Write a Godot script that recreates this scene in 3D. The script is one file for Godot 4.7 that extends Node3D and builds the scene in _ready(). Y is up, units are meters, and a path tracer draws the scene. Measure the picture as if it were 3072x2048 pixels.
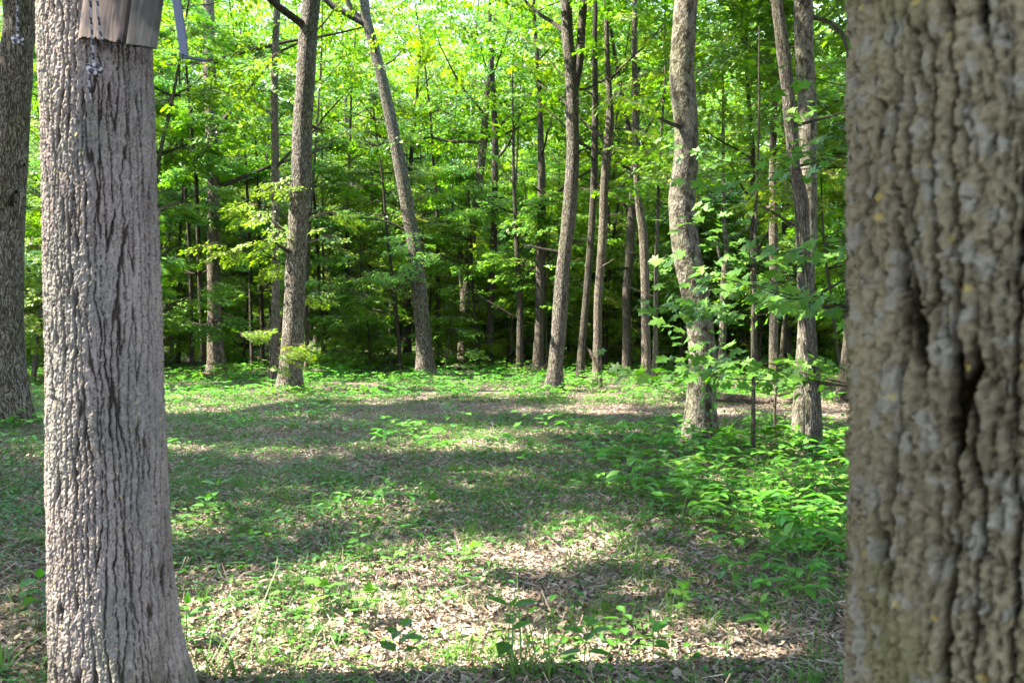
extends Node3D
# A sunlit woodland clearing seen between two near trunks. Units are metres; the camera stands at (0, 1.5, 0) and looks towards -z.

const SUN := Vector3(-0.638, 0.766, 0.075)      # direction from the ground to the sun
const EYE_HEIGHT := 1.5

class Builder:
	var v := PackedVector3Array()
	var n := PackedVector3Array()
	var c := PackedColorArray()
	var uv := PackedVector2Array()
	var i := PackedInt32Array()

	func add_to(m: ArrayMesh, mat: Material) -> ArrayMesh:
		var a := []
		a.resize(Mesh.ARRAY_MAX)
		a[Mesh.ARRAY_VERTEX] = v
		if n.size() == v.size():
			a[Mesh.ARRAY_NORMAL] = n
		if c.size() == v.size():
			a[Mesh.ARRAY_COLOR] = c
		if uv.size() == v.size():
			a[Mesh.ARRAY_TEX_UV] = uv
		a[Mesh.ARRAY_INDEX] = i
		m.add_surface_from_arrays(Mesh.PRIMITIVE_TRIANGLES, a)
		m.surface_set_material(m.get_surface_count() - 1, mat)
		return m

	func mesh(mat: Material) -> ArrayMesh:
		return add_to(ArrayMesh.new(), mat)

	func fan(centre: Vector3, ring: PackedVector3Array, col: Color) -> void:
		var b := v.size()
		v.append(centre)
		c.append(col)
		for p in ring:
			v.append(p)
			c.append(col)
		for k in ring.size():
			i.append_array(PackedInt32Array([b, b + 1 + k, b + 1 + (k + 1) % ring.size()]))

	func quad(p0: Vector3, p1: Vector3, p2: Vector3, p3: Vector3, col: Color) -> void:
		var b := v.size()
		v.append_array(PackedVector3Array([p0, p1, p2, p3]))
		c.append_array(PackedColorArray([col, col, col, col]))
		i.append_array(PackedInt32Array([b, b + 1, b + 2, b, b + 2, b + 3]))

var rng := RandomNumberGenerator.new()
var noise := FastNoiseLite.new()
var cells := FastNoiseLite.new()
var line := FastNoiseLite.new()
var plates := FastNoiseLite.new()
var mats := {}
var lib := {}
var gap := PackedByteArray()                    # where the canopy is open towards the sun, by place on the ground along the sun's rays
const GAP_CELL := 0.1
const GAP_SIDE := 1200
var used := {}

# ---------------------------------------------------------------- helpers

func sm(a: float, b: float, x: float) -> float:
	return smoothstep(a, b, x)

func ground_y(x: float, z: float) -> float:
	var d := -z
	var rise := 0.028 * maxf(0.0, d - 31.0) * (1.0 - sm(-6.0, 4.0, x))
	if d > 90.0:
		rise *= 90.0 / d
	var r := sqrt(x * x + z * z)
	return rise + noise.get_noise_2d(x * 0.35, z * 0.35) * 0.05 * sm(3.0, 9.0, r) + noise.get_noise_2d(x * 2.0 + 40.0, z * 2.0) * 0.012

func on_ground(x: float, z: float) -> Vector3:
	return Vector3(x, ground_y(x, z), z)

func numbered(called: String) -> String:
	var k: int = used.get(called, 0)
	used[called] = k + 1
	return called if k == 0 else "%s_%03d" % [called, k]

func tag(o: Node3D, label: String, category: String, group := "", kind := "") -> Node3D:
	if label:
		o.set_meta("label", label)
	if category:
		o.set_meta("category", category)
	if group:
		o.set_meta("group", group)
	if kind:
		o.set_meta("kind", kind)
	return o

func thing(called: String, label: String, category: String, at: Vector3, group := "") -> Node3D:
	var o := Node3D.new()
	o.name = numbered(called)
	add_child(o)
	o.position = at
	tag(o, label, category, group)
	return o

func part(called: String, m: Mesh, parent: Node3D, at := Transform3D(), kind := "") -> MeshInstance3D:
	var o := MeshInstance3D.new()
	o.name = called
	o.mesh = m
	o.transform = at
	parent.add_child(o, true)
	if kind:
		o.set_meta("kind", kind)
	return o

func scatter(called: String, m: Mesh, parent: Node, where: Array[Transform3D], tints: PackedColorArray, kind := "stuff") -> MultiMeshInstance3D:
	var mm := MultiMesh.new()
	mm.transform_format = MultiMesh.TRANSFORM_3D
	mm.use_colors = true
	mm.mesh = m
	mm.instance_count = where.size()
	for k in where.size():
		mm.set_instance_transform(k, where[k])
		mm.set_instance_color(k, tints[k])
	var o := MultiMeshInstance3D.new()
	o.name = called
	o.multimesh = mm
	parent.add_child(o, true)
	o.set_meta("kind", kind)
	return o

func colored(rough: float, spec := 0.5) -> StandardMaterial3D:
	var m := StandardMaterial3D.new()
	m.vertex_color_use_as_albedo = true
	m.roughness = rough
	m.metallic_specular = spec
	return m

func leafy(rough: float, through: Color, spec := 0.5) -> StandardMaterial3D:
	var m := colored(rough, spec)
	m.backlight_enabled = true
	m.backlight = through
	m.cull_mode = BaseMaterial3D.CULL_DISABLED
	return m

func tube(b: Builder, pts: PackedVector3Array, rad: PackedFloat32Array, sides: int, col: Color, rep := 1.0, v0 := 0.0, lump := 0.0, tint := false) -> void:
	var up := Vector3(0, 0, 1)
	var v_at := v0
	for k in pts.size():
		var dir := (pts[mini(k + 1, pts.size() - 1)] - pts[maxi(k - 1, 0)]).normalized()
		var side := up.cross(dir)
		if side.length() < 0.1:
			side = Vector3(1, 0, 0).cross(dir)
		side = side.normalized()
		up = dir.cross(side).normalized()
		if k > 0:
			v_at += pts[k].distance_to(pts[k - 1])
		var base := b.v.size()
		for s in sides + 1:
			var a := TAU * s / sides
			var out := side * cos(a) + up * sin(a)
			var r := rad[k]
			if lump > 0.0:
				var q := pts[k] + out * r
				r *= 1.0 + lump * noise.get_noise_3d(q.x * 4.0, q.y * 1.6, q.z * 4.0) + lump * 0.6 * noise.get_noise_3d(q.x * 14.0, q.y * 5.0, q.z * 14.0)
			b.v.append(pts[k] + out * r)
			b.n.append(out)
			b.uv.append(Vector2(rep * s / sides, v_at / 3.0))
			if tint:
				var q := pts[k] + out * 0.3
				var patch := noise.get_noise_3d(q.x * 3.0, q.y * 1.2, q.z * 3.0)
				var moss := sm(0.1, 0.45, noise.get_noise_3d(q.x * 1.5 + 90.0, q.y * 0.8, q.z * 1.5))
				b.c.append((col * (1.0 + 0.45 * patch)).lerp(Color(0.62, 0.72, 0.4) * col, 0.45 * moss))
			else:
				b.c.append(col)
			if k > 0 and s < sides:
				var w := sides + 1
				b.i.append_array(PackedInt32Array([base + s, base + s + 1, base + s - w, base + s + 1, base + s + 1 - w, base + s - w]))

func smooth_path(pts: Array, rad: Array, step: float) -> Array:
	var op := PackedVector3Array()
	var orr := PackedFloat32Array()
	for k in pts.size() - 1:
		var a: Vector3 = pts[maxi(k - 1, 0)]
		var p: Vector3 = pts[k]
		var q: Vector3 = pts[k + 1]
		var e: Vector3 = pts[mini(k + 2, pts.size() - 1)]
		var cnt := maxi(1, int(ceil(p.distance_to(q) / step)))
		for s in cnt:
			var t := float(s) / cnt
			op.append(p.cubic_interpolate(q, a, e, t))
			orr.append(lerpf(rad[k], rad[k + 1], t))
	op.append(pts[-1])
	orr.append(rad[-1])
	return [op, orr]

func wander(from: Vector3, dir: Vector3, length: float, r0: float, r1: float, steps: int, bend: float, lift: float) -> Array:
	var p := PackedVector3Array([from])
	var r := PackedFloat32Array([r0])
	var at := from
	var d := dir.normalized()
	for k in steps:
		d = (d + Vector3(rng.randf_range(-1, 1), rng.randf_range(-0.6, 0.6) + lift, rng.randf_range(-1, 1)) * bend).normalized()
		at += d * length / steps
		p.append(at)
		r.append(lerpf(r0, r1, (k + 1.0) / steps))
	return [p, r]

func open_to_sun(p: Vector3) -> bool:
	var q := p - SUN * (p.y / SUN.y)
	var gx := int((q.x + 55.0) / GAP_CELL)
	var gz := int((-q.z + 20.0) / GAP_CELL)
	if gx < 0 or gz < 0 or gx >= GAP_SIDE or gz >= GAP_SIDE:
		return false
	return gap[gz * GAP_SIDE + gx] > 0

func paint_gaps() -> void:
	gap.resize(GAP_SIDE * GAP_SIDE)
	var flecks := fleck_table.duplicate()
	for k in 130:
		var d := rng.randf_range(5.0, 30.0)
		flecks.append({"at": Vector3(rng.randf_range(-0.5, 0.45) * d, 0.0, -d), "r": rng.randf_range(0.02, 0.16)})
	for f in flecks:
		var p: Vector3 = f.at
		var q := p - SUN * (p.y / SUN.y)
		var r: float = f.r + GAP_REACH
		for gz in range(int((-q.z + 20.0 - r) / GAP_CELL), int((-q.z + 20.0 + r) / GAP_CELL) + 1):
			for gx in range(int((q.x + 55.0 - r) / GAP_CELL), int((q.x + 55.0 + r) / GAP_CELL) + 1):
				if gx < 0 or gz < 0 or gx >= GAP_SIDE or gz >= GAP_SIDE:
					continue
				var dx := gx * GAP_CELL - 55.0 - q.x
				var dz := gz * GAP_CELL - 20.0 + q.z
				if dx * dx + dz * dz < r * r:
					gap[gz * GAP_SIDE + gx] = 1

# ---------------------------------------------------------------- materials

func bark_images(mottled: bool) -> Array:
	var w := 384
	var h := 1024
	var col := PackedByteArray()
	var hei := PackedByteArray()
	col.resize(w * h * 3)
	hei.resize(w * h)
	var rr := 1.1 / TAU
	for y in h:
		var fade := sm(0.86, 1.0, float(y) / h)
		for x in w:
			var a := TAU * x / w
			var cx := cos(a) * rr
			var cz := sin(a) * rr
			var hv := 0.0
			var lich := 0.0
			var fine := 0.0
			for pas in (2 if fade > 0.0 else 1):
				var yy := 3.0 * y / h - 3.0 * pas
				var wgt := fade if pas == 1 else 1.0 - fade
				var wx := noise.get_noise_3d(cx * 5.0, yy * 2.5, cz * 5.0) * 0.03
				var f := noise.get_noise_3d(cx * 60.0, yy * 22.0, cz * 60.0)
				if mottled:
					hv += wgt * (0.6 + 0.3 * f + 0.3 * noise.get_noise_3d(cx * 14.0, yy * 10.0, cz * 14.0))
					lich += wgt * noise.get_noise_3d(cx * 9.0, yy * 6.0, cz * 9.0 + 30.0)
				else:
					var furrow := absf(noise.get_noise_3d((cx + wx) * 30.0, yy * 3.4, (cz + wx) * 30.0))
					var fork := absf(noise.get_noise_3d((cx - wx) * 44.0 + 7.0, yy * 5.0, (cz + wx) * 44.0))
					hv += wgt * (sm(0.0, 0.3, furrow) * (0.5 + 0.5 * sm(0.0, 0.25, fork)) + 0.25 * f)
					lich += wgt * noise.get_noise_3d(cx * 6.0, yy * 3.0, cz * 6.0 + 50.0)
				fine += wgt * f
			hv = clampf(hv, 0.0, 1.0)
			var c := Color(0.49, 0.46, 0.42).lerp(Color(0.70, 0.685, 0.66), sm(0.2, 0.9, hv)) * (1.0 + 0.3 * fine)
			if mottled:
				c = c.lerp(Color(0.74, 0.73, 0.68), 0.5 * sm(0.05, 0.4, lich)).lerp(Color(0.36, 0.33, 0.29), 0.8 * sm(0.1, 0.4, -lich))
			else:
				c = Color(0.38, 0.345, 0.31).lerp(c, sm(0.0, 0.7, hv)).lerp(Color(0.66, 0.70, 0.62), 0.35 * sm(0.1, 0.4, lich) * sm(0.3, 0.8, hv))
			var k := y * w + x
			col[k * 3] = int(clampf(c.r, 0.0, 1.0) * 255.0)
			col[k * 3 + 1] = int(clampf(c.g, 0.0, 1.0) * 255.0)
			col[k * 3 + 2] = int(clampf(c.b, 0.0, 1.0) * 255.0)
			hei[k] = int(hv * 255.0)
	return [ImageTexture.create_from_image(Image.create_from_data(w, h, false, Image.FORMAT_RGB8, col)), ImageTexture.create_from_image(Image.create_from_data(w, h, false, Image.FORMAT_L8, hei))]

func bark(tex: Array, tint: Color, relief: float) -> StandardMaterial3D:
	var m := StandardMaterial3D.new()
	m.albedo_color = tint
	m.albedo_texture = tex[0]
	m.vertex_color_use_as_albedo = true
	m.heightmap_enabled = true
	m.heightmap_texture = tex[1]
	m.heightmap_scale = relief
	m.roughness = 0.9
	m.metallic_specular = 0.25
	return m

func noise_tex(freq: float, octaves: int, low: Color, high: Color, s: int, size := 512) -> NoiseTexture2D:
	var t := NoiseTexture2D.new()
	var f := FastNoiseLite.new()
	f.seed = s
	f.frequency = freq
	f.fractal_octaves = octaves
	t.noise = f
	t.width = size
	t.height = size
	t.seamless = true
	var g := Gradient.new()
	g.colors = PackedColorArray([low, high])
	g.offsets = PackedFloat32Array([0.25, 0.75])
	t.color_ramp = g
	return t

func make_materials() -> void:
	var furrowed := bark_images(false)
	var mottled := bark_images(true)
	mats.bark = [bark(furrowed, Color(0.67, 0.655, 0.63), 3.0), bark(furrowed, Color(0.55, 0.53, 0.50), 2.0), bark(mottled, Color(0.60, 0.595, 0.56), 2.6), bark(furrowed, Color(0.72, 0.69, 0.65), 2.4)]
	mats.leaf = leafy(0.4, Color(1.0, 1.0, 0.4), 0.5)
	mats.low_leaf = leafy(0.5, Color(0.9, 1.0, 0.45), 0.5)
	mats.dry = colored(0.8, 0.3)
	mats.twig = colored(0.85, 0.3)
	mats.near_bark = colored(1.0, 0.1)
	mats.near_bark.heightmap_enabled = true
	mats.near_bark.heightmap_texture = noise_tex(0.03, 4, Color.BLACK, Color.WHITE, 5)
	mats.near_bark.heightmap_scale = 0.35
	mats.near_bark.uv1_triplanar = true
	mats.near_bark.uv1_scale = Vector3(4, 4, 4)
	var soil := StandardMaterial3D.new()
	soil.albedo_texture = noise_tex(0.02, 5, Color(0.22, 0.18, 0.14), Color(0.44, 0.38, 0.31), 11, 1024)
	soil.uv1_triplanar = true
	soil.uv1_world_triplanar = true
	soil.uv1_scale = Vector3(0.55, 0.55, 0.55)
	soil.vertex_color_use_as_albedo = true
	soil.roughness = 0.95
	soil.heightmap_enabled = true
	soil.heightmap_texture = noise_tex(0.05, 4, Color.BLACK, Color.WHITE, 12)
	soil.heightmap_scale = 2.0
	mats.soil = soil

# ---------------------------------------------------------------- leaves

# half outline of a five-lobed maple leaf, x along the leaf and y across
const LOBES := [Vector2(0.0, 0.0), Vector2(0.02, 0.20), Vector2(-0.02, 0.40), Vector2(0.16, 0.30), Vector2(0.24, 0.23), Vector2(0.42, 0.44), Vector2(0.52, 0.60), Vector2(0.56, 0.40), Vector2(0.54, 0.18), Vector2(0.72, 0.26), Vector2(0.80, 0.14), Vector2(1.0, 0.0)]
const LOBES_SIMPLE := [Vector2(0.0, 0.0), Vector2(0.0, 0.36), Vector2(0.22, 0.22), Vector2(0.52, 0.56), Vector2(0.55, 0.18), Vector2(1.0, 0.0)]
const OVATE := [Vector2(0.0, 0.0), Vector2(0.16, 0.22), Vector2(0.42, 0.31), Vector2(0.72, 0.2), Vector2(1.0, 0.0)]

func leaf(b: Builder, at: Transform3D, half: Array, col: Color, droop: float, fold: float) -> void:
	var ring := PackedVector3Array()
	for k in half.size():
		ring.append(at * Vector3(half[k].x, fold * half[k].y - droop * half[k].x * half[k].x, half[k].y))
	for k in range(half.size() - 2, 0, -1):
		ring.append(at * Vector3(half[k].x, fold * half[k].y - droop * half[k].x * half[k].x, -half[k].y))
	b.fan(at * Vector3(0.4, -droop * 0.16 - 0.02, 0.0), ring, col)

func lozenge(b: Builder, at: Transform3D, col: Color, droop: float) -> void:
	b.quad(at * Vector3.ZERO, at * Vector3(0.4, 0.04, 0.36), at * Vector3(1.0, -droop, 0.0), at * Vector3(0.4, 0.04, -0.36), col)

func leaf_col(base: Color, spread: float) -> Color:
	var k := 1.0 + rng.randf_range(-spread, spread)
	return Color(base.r * k * (1.0 + rng.randf_range(-0.15, 0.2)), base.g * k, base.b * k)

func facing(dir: Vector3, up: Vector3, s: float, o: Vector3) -> Transform3D:
	var x := dir.normalized()
	var z := x.cross(up).normalized()
	var y := z.cross(x)
	return Transform3D(Basis(x * s, y * s, z * s), o)

func loose_up(tilt: float) -> Vector3:
	return Vector3(rng.randf_range(-tilt, tilt), 1.0, rng.randf_range(-tilt, tilt)).normalized()

# a leafy branchlet along +x, about 0.9 long; shape 0 maple, 1 ovate, 2 far
func make_spray(kind: int, base: Color, size: float, count: int, tilt: float) -> ArrayMesh:
	var b := Builder.new()
	var t := Builder.new()
	var axis := PackedVector3Array()
	var rads := PackedFloat32Array()
	for k in 6:
		axis.append(Vector3(0.17 * k, -0.02 * k * k * 0.3 + rng.randf_range(-0.01, 0.01), rng.randf_range(-0.02, 0.02)))
		rads.append(0.006 - 0.0009 * k)
	tube(t, axis, rads, 3, Color(0.09, 0.07, 0.05))
	for k in count:
		var f := float(k) / count
		var side := 1.0 if k % 2 == 0 else -1.0
		var root := axis[0].lerp(axis[5], 0.08 + 0.92 * f)
		var reach := (0.36 - 0.24 * f) * rng.randf_range(0.35, 1.0)
		var dir := Vector3(0.7 + 0.4 * f, rng.randf_range(-0.15, 0.1), side * (0.95 - 0.6 * f)).normalized()
		var o := root + dir * reach + Vector3(0, -0.1 * reach + rng.randf_range(-0.05, 0.05), 0)
		var ld := (dir + Vector3(rng.randf_range(-0.5, 0.5), rng.randf_range(-0.5, 0.05), rng.randf_range(-0.5, 0.5))).normalized()
		var s := size * rng.randf_range(0.7, 1.2)
		var at := facing(ld, loose_up(tilt), s, o)
		var col := leaf_col(base, 0.22)
		if kind == 0:
			leaf(b, at, LOBES_SIMPLE, col, rng.randf_range(0.05, 0.3), rng.randf_range(-0.15, 0.2))
		elif kind == 1:
			leaf(b, at, OVATE, col, rng.randf_range(0.05, 0.25), rng.randf_range(0.0, 0.3))
		else:
			lozenge(b, at, col, rng.randf_range(0.0, 0.25))
		if kind < 2 and k % 3 == 0:
			tube(t, PackedVector3Array([root, o]), PackedFloat32Array([0.003, 0.0015]), 3, Color(0.09, 0.08, 0.05))
	var m := b.mesh(mats.leaf)
	return t.add_to(m, mats.twig)

func make_library() -> void:
	lib.maple_spray = []
	lib.beech_spray = []
	lib.far_spray = []
	for k in 3:
		lib.maple_spray.append(make_spray(0, LEAF_GREEN, 0.10, 42, 0.5))
	for k in 2:
		lib.beech_spray.append(make_spray(1, LEAF_GREEN * 1.05, 0.092, 42, 0.4))
	for k in 3:
		lib.far_spray.append(make_spray(2, LEAF_GREEN, 0.11, 38, 0.6))
	lib.maple_leaf = []
	lib.ovate_leaf = []
	for k in 4:
		var b := Builder.new()
		leaf(b, Transform3D(), LOBES, leaf_col(Color(0.095, 0.225, 0.026), 0.22), 0.12 + 0.06 * k, 0.1 - 0.08 * k)
		lib.maple_leaf.append(b.mesh(mats.low_leaf))
		b = Builder.new()
		leaf(b, Transform3D(), OVATE, leaf_col(LOW_GREEN, 0.15), 0.1 + 0.06 * k, 0.25 - 0.06 * k)
		lib.ovate_leaf.append(b.mesh(mats.low_leaf))
	lib.blade = []
	for k in 4:
		var b := Builder.new()
		blade(b, Vector3.ZERO, Vector3(0, 1, 0), Vector3(1, 0, 0), 1.0, 0.02, 0.35 + 0.4 * k, leaf_col(Color(0.10, 0.19, 0.04), 0.15))
		lib.blade.append(b.mesh(mats.low_leaf))

func blade(b: Builder, root: Vector3, up: Vector3, out: Vector3, length: float, width: float, bend: float, col: Color) -> void:
	var side := out.cross(up).normalized()
	var p := root
	var last := [root - side * width * 0.5, root + side * width * 0.5]
	for k in range(1, 6):
		var t := k / 5.0
		var dir := (up * cos(bend * t * 1.6) + out * sin(bend * t * 1.6)).normalized()
		p += dir * length / 5.0
		var w := width * (1.0 - t * t) * 0.5
		var now := [p - side * w, p + side * w]
		b.quad(last[0], last[1], now[1], now[0], col)
		last = now

# ---------------------------------------------------------------- trees

func hue() -> Color:
	var k := rng.randf_range(0.75, 1.25)
	return Color(k * rng.randf_range(0.75, 1.2), k, k * rng.randf_range(0.7, 1.2))

func crown_sprays(c: Vector3, rh: float, rv: float, clumps: int, each: int, scale: float, out: Array[Transform3D], tints: PackedColorArray, y_min := 1.0) -> void:
	for k in clumps:
		var a := rng.randf_range(0.0, TAU)
		var rad := sqrt(rng.randf()) * rh
		var cc := c + Vector3(cos(a) * rad, rng.randf_range(-rv, rv), sin(a) * rad)
		var ch := hue()
		for s in each:
			var p := cc + Vector3(rng.randfn(0, 0.75), rng.randfn(0, 0.4), rng.randfn(0, 0.75))
			if p.y < y_min:
				continue
			var yaw := rng.randf_range(0, TAU)
			var sc := scale * rng.randf_range(0.75, 1.25)
			var basis := Basis.from_euler(Vector3(rng.randf_range(-0.35, 0.35), yaw, rng.randf_range(-0.5, 0.15)))
			if open_to_sun(p) or open_to_sun(p + basis.x * 0.45 * sc) or open_to_sun(p + basis.x * 0.9 * sc):
				continue
			out.append(Transform3D(basis.scaled(Vector3(sc, sc, sc)), p))
			tints.append(ch)

# a trunk with its limbs; the limbs end in the crown
func grow_trunk(t: Node3D, path: Array, mat: Material, sides: int, flare: float, detail: float) -> void:
	var pts: PackedVector3Array = path[0]
	var rad: PackedFloat32Array = path[1]
	var b := Builder.new()
	for k in pts.size():
		var h := pts[k].y
		rad[k] *= 1.0 + flare * exp(-maxf(h, 0.0) / 0.3)
	var reps := maxf(1.0, roundf(rad[pts.size() / 3] * TAU / 1.1))
	tube(b, pts, rad, sides, Color(1, 1, 1), reps, rng.randf() * 3.0, detail, true)
	part("trunk", b.mesh(mat), t)

func add_limb(t: Node3D, from: Vector3, dir: Vector3, length: float, r: float, mat: Material, b: Builder = null) -> PackedVector3Array:
	var w := wander(from, dir, length, r, r * 0.25, 6, 0.22, 0.12)
	var own := b if b else Builder.new()
	tube(own, w[0], w[1], 5, Color(0.75, 0.72, 0.68), 1.0, rng.randf())
	if b == null:
		part("limb", own.mesh(mat), t)
	return w[0]

# a tree of the table: its measured stem, its forks, then a stem and crown above
func table_tree(row: Dictionary) -> void:
	var pts: Array = row.p.duplicate()
	var rad: Array = row.r.duplicate()
	var base: Vector3 = pts[0]
	var t := thing(row.n, row.l, "tree", Vector3(base.x, ground_y(base.x, base.z), base.z))
	var top: Vector3 = pts[-1]
	var lean := ((pts[-1] - pts[-3]) as Vector3).normalized()
	var r_top: float = rad[-1]
	var height: float = maxf(row.c.y, top.y + 3.0)
	var at := top
	var steps := 4
	for k in steps:
		lean = (lean + Vector3(rng.randf_range(-0.08, 0.08), 0.25, rng.randf_range(-0.08, 0.08))).normalized()
		at += lean * (height - top.y) / steps
		pts.append(at)
		rad.append(r_top * (1.0 - 0.8 * (k + 1.0) / steps))
	pts[0] = base - Vector3(0, 0.25, 0)
	var local := []
	for p in pts:
		local.append(p - t.position)
	var mat: Material = mats.bark[row.b]
	var path := smooth_path(local, rad, 0.25 if -base.z < 26.0 else 0.5)
	grow_trunk(t, path, mat, 28 if -base.z < 26.0 else 16, 0.3, 0.10 if row.b == 2 else 0.06)
	for f in row.f:
		var fl := []
		for p in f.p:
			fl.append(p - t.position)
		var fp := smooth_path(fl, f.r, 0.25)
		var b := Builder.new()
		tube(b, fp[0], fp[1], 10, Color(0.9, 0.9, 0.9), 1.0, 0.0, 0.05, true)
		part("limb", b.mesh(mat), t)
	for k in (3 if -base.z < 45.0 else 0):
		var q := at_height(path, rng.randf_range(2.5, 9.0) * clampf(-base.z / 26.0, 0.45, 1.2))
		var a := rng.randf_range(0, TAU)
		var w := wander(q[0], Vector3(cos(a), rng.randf_range(-0.1, 0.5), sin(a)), q[1] + rng.randf_range(0.1, 0.9), q[1] * 0.28, q[1] * 0.1, 4, 0.15, 0.0)
		var sb := Builder.new()
		tube(sb, w[0], w[1], 6, Color(0.8, 0.78, 0.74))
		part("dead_stub", sb.mesh(mat), t)
	var crown_base: float = row.c.x - (3.0 if -base.z > 18.0 and -base.z < 33.0 else 0.0)
	var rh: float = row.c.z
	var where: Array[Transform3D] = []
	var tints := PackedColorArray()
	var centre := Vector3(at.x, (crown_base + height) * 0.5 + 0.5, at.z)
	crown_sprays(centre, rh, (height - crown_base) * 0.5, int((CROWN_CLUMPS if -base.z < 21.0 else 13) * rh * rh / 16.0), 12, 1.25, where, tints)
	for k in where.size():
		where[k].origin -= t.position
	for k in 7:
		var h := lerpf(crown_base, height - 1.0, k / 7.0)
		var q := at_height(path, h - t.position.y)
		var a := rng.randf_range(0, TAU)
		add_limb(t, q[0], Vector3(cos(a), rng.randf_range(0.25, 0.8), sin(a)), rh * rng.randf_range(0.7, 1.1), maxf(0.02, q[1] * 0.45), mat)
	scatter("crown", (lib.far_spray if -base.z > 26.0 else lib.maple_spray)[rng.randi() % 3], t, where, tints)

func at_height(path: Array, h: float) -> Array:
	var pts: PackedVector3Array = path[0]
	for k in pts.size() - 1:
		if pts[k + 1].y >= h:
			return [pts[k], path[1][k]]
	return [pts[-1], path[1][-1]]

# a tree of the wood that only fills in: further back, or beside and behind the camera for its shade
func wild_tree(called: String, label: String, group: String, x: float, z: float, height: float, crown_base: float, r: float, rh: float, clumps: int, scale: float, bark_kind: int) -> void:
	var t := thing(called, label, "tree", on_ground(x, z), group)
	var w := wander(Vector3(0, -0.25, 0), Vector3(rng.randf_range(-0.08, 0.08), 1, rng.randf_range(-0.05, 0.05)), height, r, r * 0.25, 9, 0.05, 0.05)
	var mat: Material = mats.bark[bark_kind]
	var path := smooth_path(Array(w[0]), Array(w[1]), 0.9)
	grow_trunk(t, path, mat, 9, 0.25, 0.08)
	var where: Array[Transform3D] = []
	var tints := PackedColorArray()
	crown_sprays(t.position + Vector3(w[0][7].x, (crown_base + height) * 0.5 + 0.5, w[0][7].z), rh, (height - crown_base) * 0.5, clumps, 12, scale, where, tints)
	for k in where.size():
		where[k].origin -= t.position
	var b := Builder.new()
	for k in 6:
		var q := at_height(path, lerpf(crown_base, height - 1.0, k / 6.0))
		var a := rng.randf_range(0, TAU)
		add_limb(t, q[0], Vector3(cos(a), rng.randf_range(0.2, 0.8), sin(a)), rh * 0.9, maxf(0.015, q[1] * 0.4), mat, b)
	part("branches", b.mesh(mat), t, Transform3D(), "stuff")
	scatter("crown", lib.far_spray[rng.randi() % 3], t, where, tints)

# a young tree of the understory: a thin stem with tiers of nearly level boughs
func sapling(called: String, label: String, group: String, x: float, z: float, height: float, low: float, boughs: int, reach: float, sprays: Array, sc: float) -> void:
	var t := thing(called, label, "tree", on_ground(x, z), group)
	var r := 0.012 + 0.006 * height
	var w := wander(Vector3(0, -0.1, 0), Vector3(rng.randf_range(-0.1, 0.1), 1, rng.randf_range(-0.1, 0.1)), height, r, 0.006, 9, 0.07, 0.08)
	var b := Builder.new()
	tube(b, w[0], w[1], 6, Color(0.8, 0.78, 0.72), 1.0, rng.randf(), 0.05)
	part("trunk", b.mesh(mats.bark[2] if rng.randf() < 0.4 else mats.bark[1]), t)
	var bb := Builder.new()
	var where: Array[Transform3D] = []
	var tints := PackedColorArray()
	var tone := hue()
	for k in boughs:
		var f := (k + rng.randf()) / boughs
		var q := at_height(w, lerpf(low, height * 0.97, f))
		var a := rng.randf_range(0, TAU)
		var long := reach * (1.0 - 0.6 * f) * rng.randf_range(0.6, 1.1)
		var bough := add_limb(t, q[0], Vector3(cos(a), rng.randf_range(0.0, 0.45), sin(a)), long, maxf(0.006, r * 0.35), mats.bark[1], bb)
		var tint := tone * rng.randf_range(0.85, 1.15)
		for j in range(1, bough.size()):
			for s in 3:
				var yaw := -a + rng.randf_range(-1.2, 1.2)
				var size := sc * rng.randf_range(0.7, 1.15)
				var basis := Basis.from_euler(Vector3(rng.randf_range(-0.25, 0.25), yaw, rng.randf_range(-0.3, 0.1)))
				var p := bough[j] + Vector3(rng.randf_range(-0.15, 0.15), rng.randf_range(-0.12, 0.06), rng.randf_range(-0.15, 0.15))
				if open_to_sun(t.position + p + basis.x * 0.1 * size) or open_to_sun(t.position + p + basis.x * 0.7 * size):
					continue
				where.append(Transform3D(basis.scaled(Vector3(size, size, size)), p))
				tints.append(tint)
	part("branches", bb.mesh(mats.bark[1]), t, Transform3D(), "stuff")
	scatter("crown", sprays[rng.randi() % sprays.size()], t, where, tints)

# ---------------------------------------------------------------- the two near trunks

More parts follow.
